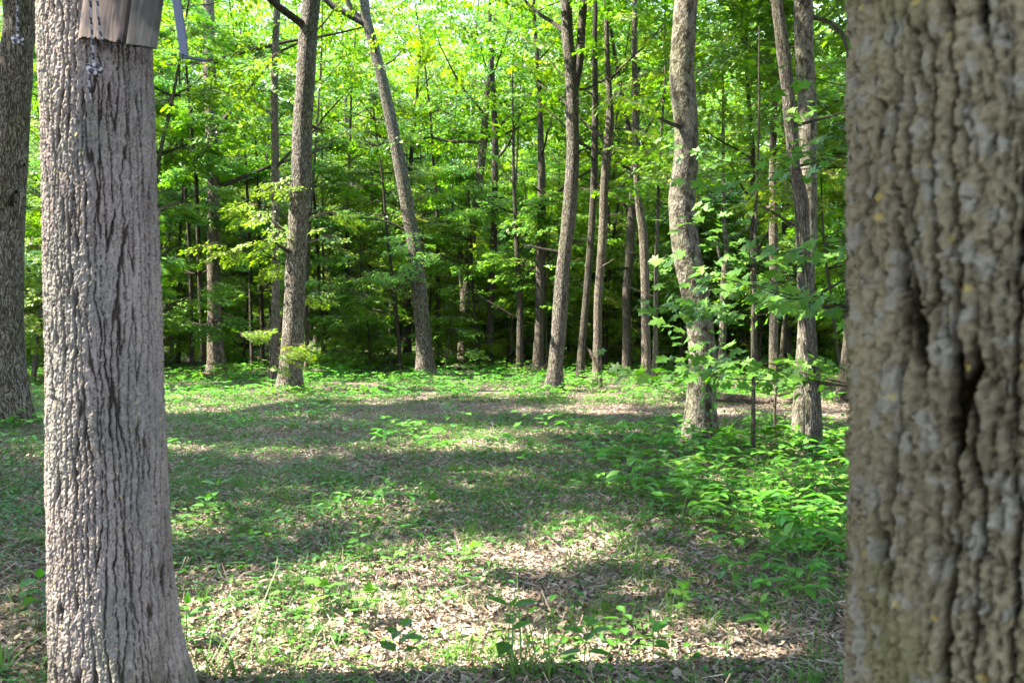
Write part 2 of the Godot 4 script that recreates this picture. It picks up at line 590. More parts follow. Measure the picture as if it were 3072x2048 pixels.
func near_trunk(centre: Array, radius: Array, heights: PackedFloat32Array, fine_from: float, fine_to: float, cols: int, row: float, relief: float, grain: float, stretch: float, flakes: float, crack: float, blocks: float, palette: Array, s: float) -> ArrayMesh:
	var ys := PackedFloat32Array()
	var y := heights[0]
	while y < heights[-1]:
		ys.append(y)
		y += row if y > fine_from and y < fine_to else row * 6.0
	var b := Builder.new()
	var rows := ys.size()
	for k in rows:
		var seg := 0
		while seg < heights.size() - 2 and heights[seg + 1] < ys[k]:
			seg += 1
		var t := clampf((ys[k] - heights[seg]) / (heights[seg + 1] - heights[seg]), 0.0, 1.0)
		var c2: Vector2 = (centre[seg] as Vector2).lerp(centre[seg + 1], t)
		var r := lerpf(radius[seg], radius[seg + 1], t)
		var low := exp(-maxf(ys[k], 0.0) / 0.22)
		for q in cols:
			var a := TAU * q / cols
			var o := Vector3(cos(a), 0, sin(a))
			var px := o.x * 0.24 + s
			var pz := o.z * 0.24
			var py := ys[k]
			var u := (wrapf(a - PI * 0.5, -PI, PI)) * 0.24 + s     # along the girth; the seam lies at the back
			var warp := line.get_noise_2d(u * 6.0, py * 4.0) * 0.014 * stretch + line.get_noise_2d(u * 28.0, py * 18.0) * 0.005
			var big := noise.get_noise_3d(px * 2.5, py * 1.3, pz * 2.5)
			var fine := noise.get_noise_3d(px * 120.0, py * 90.0, pz * 120.0)
			var flake := line.get_noise_2d(u * 42.0, py * 46.0)
			var furrow := absf(line.get_noise_2d((u + warp) * grain, py * grain * 0.09 * stretch))
			var furrow2 := absf(line.get_noise_2d((u - warp) * grain * 2.1 + 31.0, py * grain * 0.21 * stretch))
			var ridge := sm(0.0, 0.2, furrow) * (0.62 + 0.38 * sm(0.0, 0.22, furrow2))
			var cu := (u + warp + 0.0035 * fine) * 36.0
			var cv := (py + 0.008 * flake) * 27.0 * blocks
			var plate := sm(0.0, 0.10, cells.get_noise_2d(cu, cv) + 1.0)
			var step := plates.get_noise_2d(cu, cv)
			var h := ridge * (1.0 - crack + crack * plate) + 0.16 * fine + flakes * (step * 0.9 + flake * 0.5) * ridge
			var lobes := low * (0.18 * sin(a * 5.0 + s) + 0.1 * sin(a * 3.0 + 1.0 + s))
			var rr := r * (1.0 + 0.02 * big + lobes * 0.6) + relief * (h - 0.75)
			b.v.append(Vector3(c2.x + o.x * rr, ys[k], c2.y + o.z * rr))
			# the corky ridges weather pale, the inner bark in the furrows stays brown; lichens and algae in patches
			var col: Color = palette[0].lerp(palette[1], sm(0.3, 0.85, h)) * (1.0 + 0.4 * fine + 0.45 * big)
			var algae := sm(0.0, 0.4, noise.get_noise_3d(px * 3.2, py * 1.6 + 20.0, pz * 3.2))
			col = col.lerp(palette[2], 0.55 * algae * ridge)
			var lichen := sm(0.1, 0.4, noise.get_noise_3d(px * 26.0, py * 20.0 + 60.0, pz * 26.0)) * sm(0.4, 0.8, h)
			col = col.lerp(palette[3], 0.6 * lichen)
			if noise.get_noise_3d(px * 30.0 + 9.0, py * 30.0, pz * 30.0) > 0.66 and ridge > 0.6:
				col = col.lerp(Color(0.36, 0.27, 0.05), 0.6)
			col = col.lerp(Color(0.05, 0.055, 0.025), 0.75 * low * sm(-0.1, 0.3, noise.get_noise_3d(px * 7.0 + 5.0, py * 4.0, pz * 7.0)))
			b.c.append(col)
	for k in rows:
		for q in cols:
			var l := b.v[k * cols + (q + cols - 1) % cols]
			var rgt := b.v[k * cols + (q + 1) % cols]
			var u := b.v[mini(k + 1, rows - 1) * cols + q]
			var dn := b.v[maxi(k - 1, 0) * cols + q]
			b.n.append((u - dn).cross(rgt - l).normalized())
	for k in rows - 1:
		for q in cols:
			var i0 := k * cols + q
			var i1 := k * cols + (q + 1) % cols
			b.i.append_array(PackedInt32Array([i0, i1, i0 + cols, i1, i1 + cols, i0 + cols]))
	return b.mesh(mats.near_bark)

# ---------------------------------------------------------------- the scene

const LEAF_GREEN := Color(0.15, 0.29, 0.032)
const LOW_GREEN := Color(0.075, 0.20, 0.026)
const CROWN_CLUMPS := 64
const GAP_REACH := 0.17

func _ready() -> void:
	rng.seed = 20
	noise.seed = 3
	noise.frequency = 1.0
	noise.fractal_octaves = 2
	line.seed = 5
	line.frequency = 1.0
	line.fractal_type = FastNoiseLite.FRACTAL_NONE
	plates.seed = 8
	plates.frequency = 1.0
	plates.noise_type = FastNoiseLite.TYPE_CELLULAR
	plates.fractal_type = FastNoiseLite.FRACTAL_NONE
	plates.cellular_return_type = FastNoiseLite.RETURN_CELL_VALUE
	cells.seed = 8
	cells.frequency = 1.0
	cells.noise_type = FastNoiseLite.TYPE_CELLULAR
	cells.fractal_type = FastNoiseLite.FRACTAL_NONE
	cells.cellular_return_type = FastNoiseLite.RETURN_DISTANCE2_SUB

	var cam := Camera3D.new()
	cam.name = "camera"
	cam.position = Vector3(0, EYE_HEIGHT, 0)
	cam.rotation_degrees = Vector3(-0.98, 0, 0)
	cam.fov = 37.85
	cam.near = 0.05
	cam.far = 1500.0
	var lens := CameraAttributesPhysical.new()
	lens.frustum_focal_length = 35.0
	lens.frustum_focus_distance = 13.0
	lens.frustum_near = 0.05
	lens.frustum_far = 1500.0
	lens.exposure_aperture = 7.0
	cam.attributes = lens
	add_child(cam)
	cam.current = true

	var sky := ProceduralSkyMaterial.new()
	sky.sky_top_color = Color(0.70, 0.80, 0.96)
	sky.sky_horizon_color = Color(0.96, 0.97, 1.0)
	sky.sky_curve = 0.12
	sky.ground_horizon_color = Color(0.55, 0.6, 0.5)
	sky.ground_bottom_color = Color(0.2, 0.22, 0.15)
	sky.sky_energy_multiplier = 1.05
	var env := Environment.new()
	env.background_mode = Environment.BG_SKY
	env.sky = Sky.new()
	env.sky.sky_material = sky
	env.tonemap_mode = Environment.TONE_MAPPER_LINEAR
	env.tonemap_exposure = 8.8
	env.sdfgi_enabled = true
	env.ssao_enabled = true
	env.ssil_enabled = true
	var world := WorldEnvironment.new()
	world.name = "world_environment"
	world.environment = env
	add_child(world)

	var sun := DirectionalLight3D.new()
	sun.name = "sun"
	sun.light_color = Color(1.0, 0.965, 0.91)
	sun.light_energy = 1.6
	sun.light_angular_distance = 0.5
	sun.shadow_enabled = true
	add_child(sun)
	sun.look_at_from_position(SUN * 60.0, Vector3.ZERO)

	paint_gaps()
	make_materials()
	make_library()
	build_ground()
	build_near_trees()
	for row in tree_table:
		table_tree(row)
	build_wood()
	build_right_sapling()
	build_climber()
	build_board_and_ropes()
	build_fallen_wood()
	build_ground_cover()
	build_plants()

func build_ground() -> void:
	var b := Builder.new()
	var xs := PackedFloat32Array()
	var x := -420.0
	while x <= 420.0:
		xs.append(x)
		x += clampf(absf(x + 0.01) * 0.09, 0.22, 30.0)
	var zs := PackedFloat32Array()
	var z := 60.0
	while z >= -700.0:
		zs.append(z)
		z -= clampf(absf(z + 5.0) * 0.06, 0.22, 40.0)
	for zz in zs:
		for xx in xs:
			b.v.append(on_ground(xx, zz))
			var n := noise.get_noise_2d(xx * 0.8, zz * 0.8)
			var far := sm(70.0, 95.0, -zz)
			b.c.append((Color(1, 1, 1) * (1.0 + 0.3 * n)).lerp(Color(0.7, 1.5, 0.35), far))
			b.n.append(Vector3.UP)
	for j in zs.size() - 1:
		for k in xs.size() - 1:
			var a := j * xs.size() + k
			b.i.append_array(PackedInt32Array([a, a + xs.size(), a + 1, a + 1, a + xs.size(), a + xs.size() + 1]))
	var o := part("ground", b.mesh(mats.soil), self)
	o.set_meta("kind", "structure")

func build_near_trees() -> void:
	var t := thing("oak_tree", "thick pale grey furrowed trunk at left carrying a wooden board", "tree", Vector3(-1.585, 0, -3.9))
	var c := [Vector2(0.04, 0), Vector2(0.033, 0), Vector2(0.017, 0), Vector2(0.003, 0), Vector2(-0.006, 0), Vector2(-0.015, 0), Vector2(-0.027, 0), Vector2(-0.039, 0), Vector2(-0.05, 0), Vector2(-0.07, 0)]
	var r := [0.32, 0.262, 0.242, 0.226, 0.214, 0.2095, 0.204, 0.206, 0.204, 0.185]
	part("trunk", near_trunk(c, r, PackedFloat32Array([-0.25, 0.09, 0.257, 0.57, 1.07, 1.58, 2.11, 2.56, 3.4, 6.0]), -0.02, 2.85, 400, 0.0040, 0.019, 23.0, 0.65, 0.13, 0.3, 1.0, [Color(0.045, 0.036, 0.029), Color(0.175, 0.15, 0.130), Color(0.118, 0.122, 0.102), Color(0.22, 0.203, 0.182)], 3.0), t)
	near_crown(t, Vector3(-0.07, 5.9, 0), 0.195, 4.2)
	t = thing("oak_tree", "big blurred brown trunk filling the right edge of the picture", "tree", Vector3(0.762, 0, -1.38))
	c = [Vector2(0.0, 0), Vector2(0.0, 0), Vector2(0.0, 0), Vector2(0.0, 0), Vector2(0.01, 0)]
	r = [0.40, 0.30, 0.272, 0.27, 0.24]
	part("trunk", near_trunk(c, r, PackedFloat32Array([-0.25, 0.4, 1.0, 2.0, 6.0]), 0.88, 2.1, 460, 0.0036, 0.036, 20.0, 0.5, 0.12, 0.24, 1.0, [Color(0.012, 0.010, 0.005), Color(0.165, 0.138, 0.084), Color(0.10, 0.098, 0.032), Color(0.22, 0.212, 0.172)], 7.0), t)
	near_crown(t, Vector3(0.01, 5.9, 0), 0.24, 4.2)

func near_crown(t: Node3D, top: Vector3, r: float, rh: float) -> void:
	var w := wander(top, Vector3(0, 1, 0), 12.0, r, 0.03, 8, 0.06, 0.1)
	var b := Builder.new()
	tube(b, w[0], w[1], 12, Color.WHITE, 1.0)
	part("stem", b.mesh(mats.bark[0]), t)
	for k in 8:
		var a := rng.randf_range(0, TAU)
		add_limb(t, w[0][k % 7 + 1], Vector3(cos(a), 0.5, sin(a)), rh, 0.05, mats.bark[0])
	var where: Array[Transform3D] = []
	var tints := PackedColorArray()
	crown_sprays(t.position + top + Vector3(0, 7.5, 0), rh, 4.5, CROWN_CLUMPS, 12, 1.25, where, tints)
	for k in where.size():
		where[k].origin -= t.position
	scatter("crown", lib.far_spray[rng.randi() % 3], t, where, tints)

func near_table(x: float, z: float, room: float) -> bool:
	for row in tree_table:
		var p: Vector3 = row.p[0]
		if Vector2(p.x - x, p.z - z).length() < room:
			return true
	return Vector2(x + 1.57, z + 3.9).length() < room or Vector2(x - 0.73, z + 1.38).length() < room

# where something in the wood stands, named by the trunks in front of it
func stand(x: float, z: float) -> String:
	var a := x / -z
	var near := " in shade" if z > -42.0 else " deep in the wood"
	if a < -0.36:
		return "behind the thick grey trunk" + near
	if a < -0.25:
		return "beside the sunlit straight trunk" + near
	if a < -0.16:
		return "behind the thick furrowed trunk" + near
	if a < -0.07:
		return "behind the leaning forked tree" + near
	if a < 0.03:
		return "at the middle of the picture" + near
	if a < 0.11:
		return "behind the tall forked centre tree" + near
	if a < 0.2:
		return "behind the mottled curved tree" + near
	if a < 0.32:
		return "behind the slender grey leaning trunk" + near
	return "behind the big blurred trunk" + near

func build_wood() -> void:
	# shade trees beside and behind the clearing, and the wood beyond it
	var zz := 12.0
	while zz > -100.0:
		var step := 5.0 if zz > -60.0 else 6.5
		var xx := -58.0
		while xx < 50.0:
			var x := xx + rng.randf_range(-1.8, 1.8)
			var z := zz + rng.randf_range(-1.8, 1.8)
			xx += step
			var d := -z
			var seen := d > 0.5 and absf(x) < 0.56 * d + 2.5
			if seen and d < 46.0:
				continue
			if d < 50.0 and (x > 0.6 * d + 22.0 or x < -0.6 * maxf(d, 0.0) - 24.0):
				continue
			if x < -0.22 * d and d > 78.0:
				continue
			if near_table(x, z, 2.5):
				continue
			var h := rng.randf_range(15.0, 20.0)
			if seen:
				var kind := rng.randi() % 3
				wild_tree(["maple_tree", "oak_tree", "maple_tree"][kind], ["slim dark trunk far back, ", "stouter furrowed trunk far back, ", "paler trunk far back, "][kind] + stand(x, z), "trees far back in the wood", x, z, h, rng.randf_range(5.0, 8.0), [0.13, 0.2, 0.15][kind], 3.6, 7 if d < 64.0 else 12, 1.35, [1, 0, 3][kind])
			else:
				wild_tree("maple_tree", "tall leafy tree of the surrounding wood shading the clearing", "trees round the clearing outside the picture", x, z, h, rng.randf_range(8.0, 10.0), rng.randf_range(0.14, 0.24), 4.2, CROWN_CLUMPS if d < 18.0 else 9, 1.45, 1)
		zz -= step
	# understory: young trees with level leafy boughs
	var spots := []
	for k in 900:
		if spots.size() >= UNDERSTORY:
			break
		var d := rng.randf_range(23.0, 62.0)
		var x := rng.randf_range(-0.56, 0.56) * d
		if near_table(x, -d, 1.0):
			continue
		var ok := true
		for s in spots:
			if s.distance_to(Vector2(x, -d)) < 1.9:
				ok = false
				break
		# keep the trunks of the middle distance clear of leaves in front
		for row in tree_table:
			if -row.p[1].z < d or -row.p[1].z > 32.0:
				continue
			for p in row.p:
				if absf(x / d - p.x / -p.z) < 2.1 / d:
					ok = false
		if ok:
			spots.append(Vector2(x, -d))
	for s in spots:
		var h := rng.randf_range(4.5, 8.0) if rng.randf() < 0.55 else rng.randf_range(8.0, 15.0)
		var beech := rng.randf() < 0.35
		sapling("beech_sapling" if beech else "maple_sapling", ("young beech with level leafy boughs, " if beech else "slender young leafy maple, ") + stand(s.x, s.y), "young trees of the understory", s.x, s.y, h, rng.randf_range(0.7, 2.2) if s.y > -29.0 else rng.randf_range(1.4, 3.2), int(7 + h * 1.8), minf(1.3 + 0.16 * h, 2.8), lib.beech_spray if beech else lib.maple_spray, 1.0)
	for k in 70:
		var d := rng.randf_range(27.0, 60.0)
		var x := rng.randf_range(-0.5, 0.48) * d
		if near_table(x, -d, 0.9):
			continue
		wild_tree("maple_tree", "thin bare pole, " + stand(x, -d), "thin bare poles in the shaded wood", x, -d, rng.randf_range(10.0, 15.0), rng.randf_range(6.5, 8.5), rng.randf_range(0.04, 0.10), 2.0, 8, 1.2, [1, 3, 2, 1][rng.randi() % 4])
	for k in 46:
		var d := rng.randf_range(31.0, 58.0)
		var x := rng.randf_range(-0.5, 0.48) * d
		sapling("maple_sapling", "low leafy young maple, " + stand(x, -d), "low young trees of the shaded wood", x, -d, rng.randf_range(1.6, 3.8), 0.3, 9, 1.3, lib.maple_spray, 0.9)
	sapling("beech_sapling", "young beech whose bright level leaves cross the sunlit straight trunk", "", -5.3, -22.8, 5.2, 2.6, 16, 2.2, lib.beech_spray, 0.9)
	sapling("maple_sapling", "young maple with bright leaves low before the slender double trunk", "", -5.0, -20.8, 1.6, 0.5, 5, 0.6, lib.maple_spray, 0.7)
	for k in 26:
		var d := rng.randf_range(9.0, 40.0)
		var side := 1.0 if k % 2 == 0 else -1.0
		var x := side * (rng.randf_range(0.62, 0.95) * d + 1.5)
		sapling("maple_sapling", "leafy young maple of the surrounding wood beside the clearing", "young trees beside the clearing outside the picture", x, -d, rng.randf_range(3.0, 7.0), 0.6, 14, 1.9, lib.maple_spray, 1.0)
	# thickets far back close the view between the trunks
	var where: Array[Transform3D] = []
	var tints := PackedColorArray()
	for k in FAR_SPRAYS:
		var d := rng.randf_range(62.0, 100.0)
		var x := rng.randf_range(-0.68, 0.75) * d
		var p := on_ground(x, -d) + Vector3(0, rng.randf() * 5.0 if k % 4 == 0 else pow(rng.randf(), 1.15) * 28.0, 0)
		if x < -0.2 * d and d > 78.0 and p.y < 6.0:
			continue
		if noise.get_noise_3d(p.x * 0.3, p.y * 0.3, p.z * 0.3) < -0.12 and k % 4 > 0:
			continue
		var sc := rng.randf_range(1.3, 2.2)
		where.append(Transform3D(Basis.from_euler(Vector3(rng.randf_range(-0.4, 0.4), rng.randf_range(0, TAU), rng.randf_range(-0.4, 0.2))).scaled(Vector3(sc, sc, sc)), p))
		tints.append(hue())
	scatter("far_woods", lib.far_spray[0], self, where, tints)
	# sunlit scrub on the far side of the opening at left
	where = []
	tints = PackedColorArray()
	for k in 9000:
		var d := rng.randf_range(95.0, 135.0)
		var x := rng.randf_range(-0.6, -0.1) * d
		var p := on_ground(x, -d) + Vector3(0, pow(rng.randf(), 1.6) * 12.0 * sm(92.0, 120.0, d), 0)
		var sc := rng.randf_range(1.5, 2.6)
		where.append(Transform3D(Basis.from_euler(Vector3(rng.randf_range(-0.4, 0.4), rng.randf_range(0, TAU), rng.randf_range(-0.4, 0.2))).scaled(Vector3(sc, sc, sc)), p))
		tints.append(hue() * 1.1)
	scatter("scrub", lib.far_spray[1], self, where, tints)

const UNDERSTORY := 200
const FAR_SPRAYS := 105000

func one_leaf(t: Node3D, m: Mesh, at: Vector3, dir: Vector3, tilt: float, s: float) -> void:
	part("leaf", m, t, facing(dir, loose_up(tilt), s, at))

func build_right_sapling() -> void:
	right_sapling("young maple with broad bright leaves spreading in front of the curved mottled trunk", 2.62, -7.6, 1.05, false)
	right_sapling("young maple close beside the curved mottled trunk, leafy on both sides of it", 2.72, -11.2, 1.25, true)

func right_sapling(label: String, x: float, z: float, taller: float, round_about: bool) -> void:
	var t := thing("maple_sapling", label, "tree", on_ground(x, z))
	var w := wander(Vector3(0, -0.1, 0), Vector3(0.0, 1, 0.02), 5.0, 0.026, 0.008, 9, 0.05, 0.1)
	var b := Builder.new()
	tube(b, w[0], w[1], 8, Color(0.8, 0.78, 0.7), 1.0)
	part("trunk", b.mesh(mats.bark[2]), t)
	# each bough: height it leaves the stem, direction, length
	for q in bough_table:
		var from: Vector3 = at_height(w, q.h * taller)[0]
		var way: Vector3 = q.d
		if round_about:
			way = Vector3(way.x * (1.0 if rng.randf() < 0.6 else -0.8), way.y, way.z + rng.randf_range(0.0, 0.9))
		var bw := wander(from, way, q.l * (0.75 if round_about else 1.1), 0.006, 0.002, 7, 0.22, 0.03)
		b = Builder.new()
		tube(b, bw[0], bw[1], 5, Color(1.0, 1.0, 0.8), 1.0)
		part("limb", b.mesh(mats.bark[1]), t)
		var many: int = q.n * 13 / 10
		for k in many:
			var f: float = 0.2 + 0.8 * (k + rng.randf()) / many
			var seg := minf(f * 7.0, 6.99)
			var p: Vector3 = Vector3(rng.randfn(0, 0.05), rng.randfn(0, 0.05), rng.randfn(0, 0.08)) + bw[0][int(seg)].lerp(bw[0][int(seg) + 1], seg - int(seg))
			var along: Vector3 = (bw[0][int(seg) + 1] - bw[0][int(seg)]).normalized()
			var across := along.cross(Vector3.UP).normalized() * (1.0 if k % 2 == 0 else -1.0)
			var dir := (along * rng.randf_range(0.2, 1.0) + across * rng.randf_range(0.3, 1.0) + Vector3(0, rng.randf_range(-0.55, -0.1), 0)).normalized()
			var face := Vector3(rng.randf_range(-0.6, 0.2), 0.75, rng.randf_range(0.1, 0.9)).normalized()
			part("leaf", lib.maple_leaf[rng.randi() % 4], t, facing(dir, face, rng.randf_range(0.085, 0.145), p + (dir + Vector3(0, 0.3, 0)) * rng.randf_range(0.04, 0.16)))

var bough_table := [
	{"h": 1.14, "d": Vector3(-1, 0.22, 0.1), "l": 1.44, "n": 22}, {"h": 1.22, "d": Vector3(-1, 0.15, -0.5), "l": 1.25, "n": 20}, {"h": 1.48, "d": Vector3(-1, 0.16, 0.1), "l": 1.88, "n": 22}, {"h": 1.57, "d": Vector3(-1, 0.2, 0.4), "l": 1.62, "n": 20},
	{"h": 1.62, "d": Vector3(-1, 0.1, -0.3), "l": 1.69, "n": 22}, {"h": 1.74, "d": Vector3(-1, 0.14, 0.2), "l": 1.38, "n": 22}, {"h": 1.42, "d": Vector3(-0.8, 0.1, -0.9), "l": 1.25, "n": 16},
	{"h": 1.87, "d": Vector3(-0.7, 0.1, 0.5), "l": 1.00, "n": 14}, {"h": 1.82, "d": Vector3(-0.9, 0.1, -0.7), "l": 1.50, "n": 20},
	{"h": 2.50, "d": Vector3(-1, 0.1, 0.2), "l": 0.88, "n": 15}, {"h": 2.65, "d": Vector3(-1, 0.1, -0.2), "l": 1.56, "n": 15}, {"h": 2.90, "d": Vector3(-0.8, 0.2, 0.3), "l": 0.88, "n": 15}, {"h": 3.20, "d": Vector3(-0.7, 0.1, 0.1), "l": 0.94, "n": 15},
]

func build_climber() -> void:
	var t := thing("climbing_vine", "green creeper climbing the right side of the mottled curved trunk", "vine", on_ground(2.45, -12.1))
	var p := PackedVector3Array()
	var r := PackedFloat32Array()
	for k in 12:
		var h := 0.19 * k
		p.append(Vector3(-0.06 + 0.03 * sin(k * 1.3), h, 0.04 + 0.02 * cos(k)))
		r.append(0.012 - 0.0007 * k)
	var b := Builder.new()
	tube(b, p, r, 5, Color(0.7, 0.65, 0.55), 1.0)
	part("stem", b.mesh(mats.bark[1]), t)
	for k in 110:
		var h := rng.randf_range(0.1, 2.3)
		var spread := 0.17 if h < 1.5 else 0.13
		var q := Vector3(rng.randfn(-0.05, spread), h, rng.randf_range(0.02, 0.16))
		one_leaf(t, lib.ovate_leaf[rng.randi() % 4], q, Vector3(rng.randf_range(-1, 1), rng.randf_range(-0.9, 0.2), rng.randf_range(0.2, 1.0)), 0.6, rng.randf_range(0.06, 0.12))

func bevel_plank(size: Vector3, ragged: float, col: Color, alt: Color) -> ArrayMesh:
	# a board standing along y with its lower end at y = 0; the lower edge is torn, the faces carry weathered grain
	var b := Builder.new()
	var cols := 26
	var rows := 60
	for side in [1.0, -1.0]:
		var base := b.v.size()
		for j in rows + 1:
			for k in cols + 1:
				var u := float(k) / cols - 0.5
				var v := float(j) / rows
				var jag := ragged * absf(noise.get_noise_2d(u * 60.0 * size.x * 4.0, 3.0 + size.x * 50.0)) if j == 0 else 0.0
				var grain := noise.get_noise_3d(u * size.x * 160.0, v * size.y * 7.0, size.x * 99.0)
				var blot := noise.get_noise_3d(u * size.x * 14.0, v * size.y * 8.0, size.x * 33.0)
				var edge := minf(0.5 - absf(u), 0.06) / 0.06
				b.v.append(Vector3(u * size.x, v * size.y + jag, side * (size.z * 0.5 * (0.75 + 0.25 * edge) + 0.0012 * grain)))
				b.n.append(Vector3(0.35 * signf(u) * (1.0 - edge), 0, side).normalized())
				b.c.append(col.lerp(alt, sm(-0.15, 0.35, blot)) * (1.0 + 0.5 * grain))
		for j in rows:
			for k in cols:
				var a := base + j * (cols + 1) + k
				b.i.append_array(PackedInt32Array([a, a + 1, a + cols + 1, a + 1, a + cols + 2, a + cols + 1]))
	# edges
	var half := (cols + 1) * (rows + 1)
	for k in cols:
		b.i.append_array(PackedInt32Array([k, k + 1, k + half, k + 1, k + 1 + half, k + half]))
	for j in rows:
		for k in [0, cols]:
			var a: int = j * (cols + 1) + k
			b.i.append_array(PackedInt32Array([a, a + cols + 1, a + half, a + cols + 1, a + cols + 1 + half, a + half]))
	b.n = PackedVector3Array()
	return b.mesh(mats.dry)

func rope(t: Node3D, pts: Array, r: float) -> void:
	var path := smooth_path(pts, pts.map(func(_p): return r), 0.003)
	var p: PackedVector3Array = path[0]
	for s in 4:
		var q := PackedVector3Array()
		var rr := PackedFloat32Array()
		for k in p.size():
			var a := k * 0.42 * (1.0 if s % 2 == 0 else -1.0) + s * PI * 0.5
			q.append(p[k] + Vector3(cos(a), 0, sin(a)) * r * (0.62 + 0.12 * (s % 2)))
			rr.append(r * 0.55)
		var b := Builder.new()
		tube(b, q, rr, 5, Color(0.27, 0.255, 0.25) if s < 2 else Color(0.035, 0.03, 0.045))
		part("strand", b.mesh(mats.dry), t)

func knot(t: Node3D, at: Vector3, r: float) -> void:
	var pts := PackedVector3Array()
	var rr := PackedFloat32Array()
	for k in 70:
		var a := TAU * k / 69.0
		pts.append(at + Vector3((cos(2.0 * a) * (1.0 + 0.45 * cos(3.0 * a))), 1.1 * sin(3.0 * a) * 0.8, sin(2.0 * a) * (1.0 + 0.45 * cos(3.0 * a))) * r * 0.7)
		rr.append(r * 0.42)
	var b := Builder.new()
	tube(b, pts, rr, 7, Color(0.05, 0.045, 0.06))
	for k in b.v.size():
		if (k / 8) % 5 < 2:
			b.c[k] = Color(0.4, 0.39, 0.38)
	part("knot", b.mesh(mats.dry), t)

func build_board_and_ropes() -> void:
	var t := thing("wooden_board", "weathered wooden board of two rough planks fixed to the thick grey trunk", "board", Vector3(-1.42, 2.515, -3.615))
	t.rotation_degrees = Vector3(0, -14, -9.5)
	part("plank", bevel_plank(Vector3(0.185, 0.75, 0.036), 0.02, Color(0.125, 0.098, 0.082), Color(0.055, 0.047, 0.046)), t, Transform3D(Basis(), Vector3(-0.072, 0.0, 0.0)))
	part("plank", bevel_plank(Vector3(0.11, 0.78, 0.034), 0.006, Color(0.105, 0.098, 0.084), Color(0.055, 0.054, 0.046)), t, Transform3D(Basis(), Vector3(0.094, -0.004, 0.002)))
	part("batten", bevel_plank(Vector3(0.26, 0.05, 0.03), 0.0, Color(0.15, 0.075, 0.035), Color(0.10, 0.05, 0.025)), t, Transform3D(Basis(), Vector3(-0.012, 0.012, -0.034)))
	t = thing("rope", "long black and white braided rope with a knot hanging before the board", "rope", Vector3(-1.45, 2.27, -3.44))
	rope(t, [Vector3(-0.01, 1.3, 0), Vector3(-0.004, 0.7, 0), Vector3(0.0, 0.33, 0), Vector3(0.006, 0.2, 0), Vector3(0.009, 0.11, 0)], 0.0044)
	knot(t, Vector3(0.012, 0.105, 0.004), 0.021)
	rope(t, [Vector3(0.003, 0.105, 0), Vector3(-0.006, 0.06, 0.004), Vector3(-0.003, 0.02, 0.002), Vector3(-0.001, 0.0, 0.0)], 0.0042)
	t = thing("rope", "short braided rope end hanging free just right of the knotted rope", "rope", Vector3(-1.413, 2.472, -3.44))
	rope(t, [Vector3(-0.02, 1.1, 0), Vector3(-0.018, 0.5, 0), Vector3(-0.012, 0.12, 0), Vector3(0.002, 0.0, 0)], 0.0042)
	t = thing("rope", "thin rope with a dark knot hanging before the dark trunk at the left edge", "rope", Vector3(-1.584, 2.38, -3.2))
	rope(t, [Vector3(0.0, 1.2, 0), Vector3(0.0, 0.5, 0), Vector3(0.001, 0.05, 0)], 0.0032)
	knot(t, Vector3(0.001, 0.03, 0), 0.015)
	# the bough above the picture that the ropes hang from
	var metal := StandardMaterial3D.new()
	metal.albedo_color = Color(0.30, 0.32, 0.37)
	metal.metallic = 0.75
	metal.roughness = 0.5
	metal.roughness_texture = noise_tex(0.03, 3, Color(0.6, 0.6, 0.6), Color.WHITE, 21, 256)
	t = thing("metal_hook", "grey metal arm ending in a thin rod, hanging beside the board", "hook", Vector3(-1.149, 2.43, -3.5))
	var b := Builder.new()
	var prof := [Vector2(-0.0105, -0.004), Vector2(-0.008, -0.006), Vector2(0.008, -0.006), Vector2(0.0105, -0.004), Vector2(0.0105, 0.004), Vector2(0.008, 0.006), Vector2(-0.008, 0.006), Vector2(-0.0105, 0.004)]
	var bar := [Vector3(0.003, 0.0, 0), Vector3(-0.004, 0.06, 0), Vector3(-0.024, 0.2, 0), Vector3(-0.05, 0.42, 0), Vector3(-0.085, 0.7, 0), Vector3(-0.16, 0.86, -0.04), Vector3(-0.30, 0.92, -0.25)]
	for k in bar.size():
		for s in prof.size():
			var w := 0.8 if k == 0 else 1.0
			b.v.append(bar[k] + Vector3(prof[s].x * w * 1.45, prof[s].x * (0.4 if k > 4 else 0.1), prof[s].y))
			if k > 0:
				var a := (k - 1) * 8 + s
				var e := (k - 1) * 8 + (s + 1) % 8
				b.i.append_array(PackedInt32Array([a, e, a + 8, e, e + 8, a + 8]))
	for s in range(1, 7):
		b.i.append_array(PackedInt32Array([0, s, s + 1]))
	b.c = PackedColorArray()
	part("arm", b.mesh(metal), t)
	b = Builder.new()
	tube(b, PackedVector3Array([Vector3(-0.006, 0.010, 0.004), Vector3(0.004, 0.003, 0.008), Vector3(0.045, -0.003, 0.008), Vector3(0.084, -0.009, 0.008), Vector3(0.0845, -0.009, 0.008)]), PackedFloat32Array([0.006, 0.006, 0.006, 0.0056, 0.0005]), 10, Color.WHITE)
	part("rod", b.mesh(metal), t)
	b = Builder.new()
	tube(b, PackedVector3Array([Vector3(0.0, 0.006, 0.0), Vector3(0.0, 0.006, 0.0115), Vector3(0.0, 0.006, 0.012)]), PackedFloat32Array([0.007, 0.007, 0.001]), 10, Color.WHITE)
	part("bolt", b.mesh(metal), t)
	t = thing("tree_branch", "bare bough above the picture from which the ropes hang", "branch", Vector3(-1.6, 3.55, -3.75))
	b = Builder.new()
	tube(b, PackedVector3Array([Vector3(-0.3, -0.06, 0.4), Vector3(-0.02, 0.0, 0.45), Vector3(0.2, 0.02, 0.3), Vector3(0.25, 0.05, -0.05)]), PackedFloat32Array([0.02, 0.03, 0.035, 0.04]), 8, Color.WHITE)
	part("limb", b.mesh(mats.bark[1]), t)

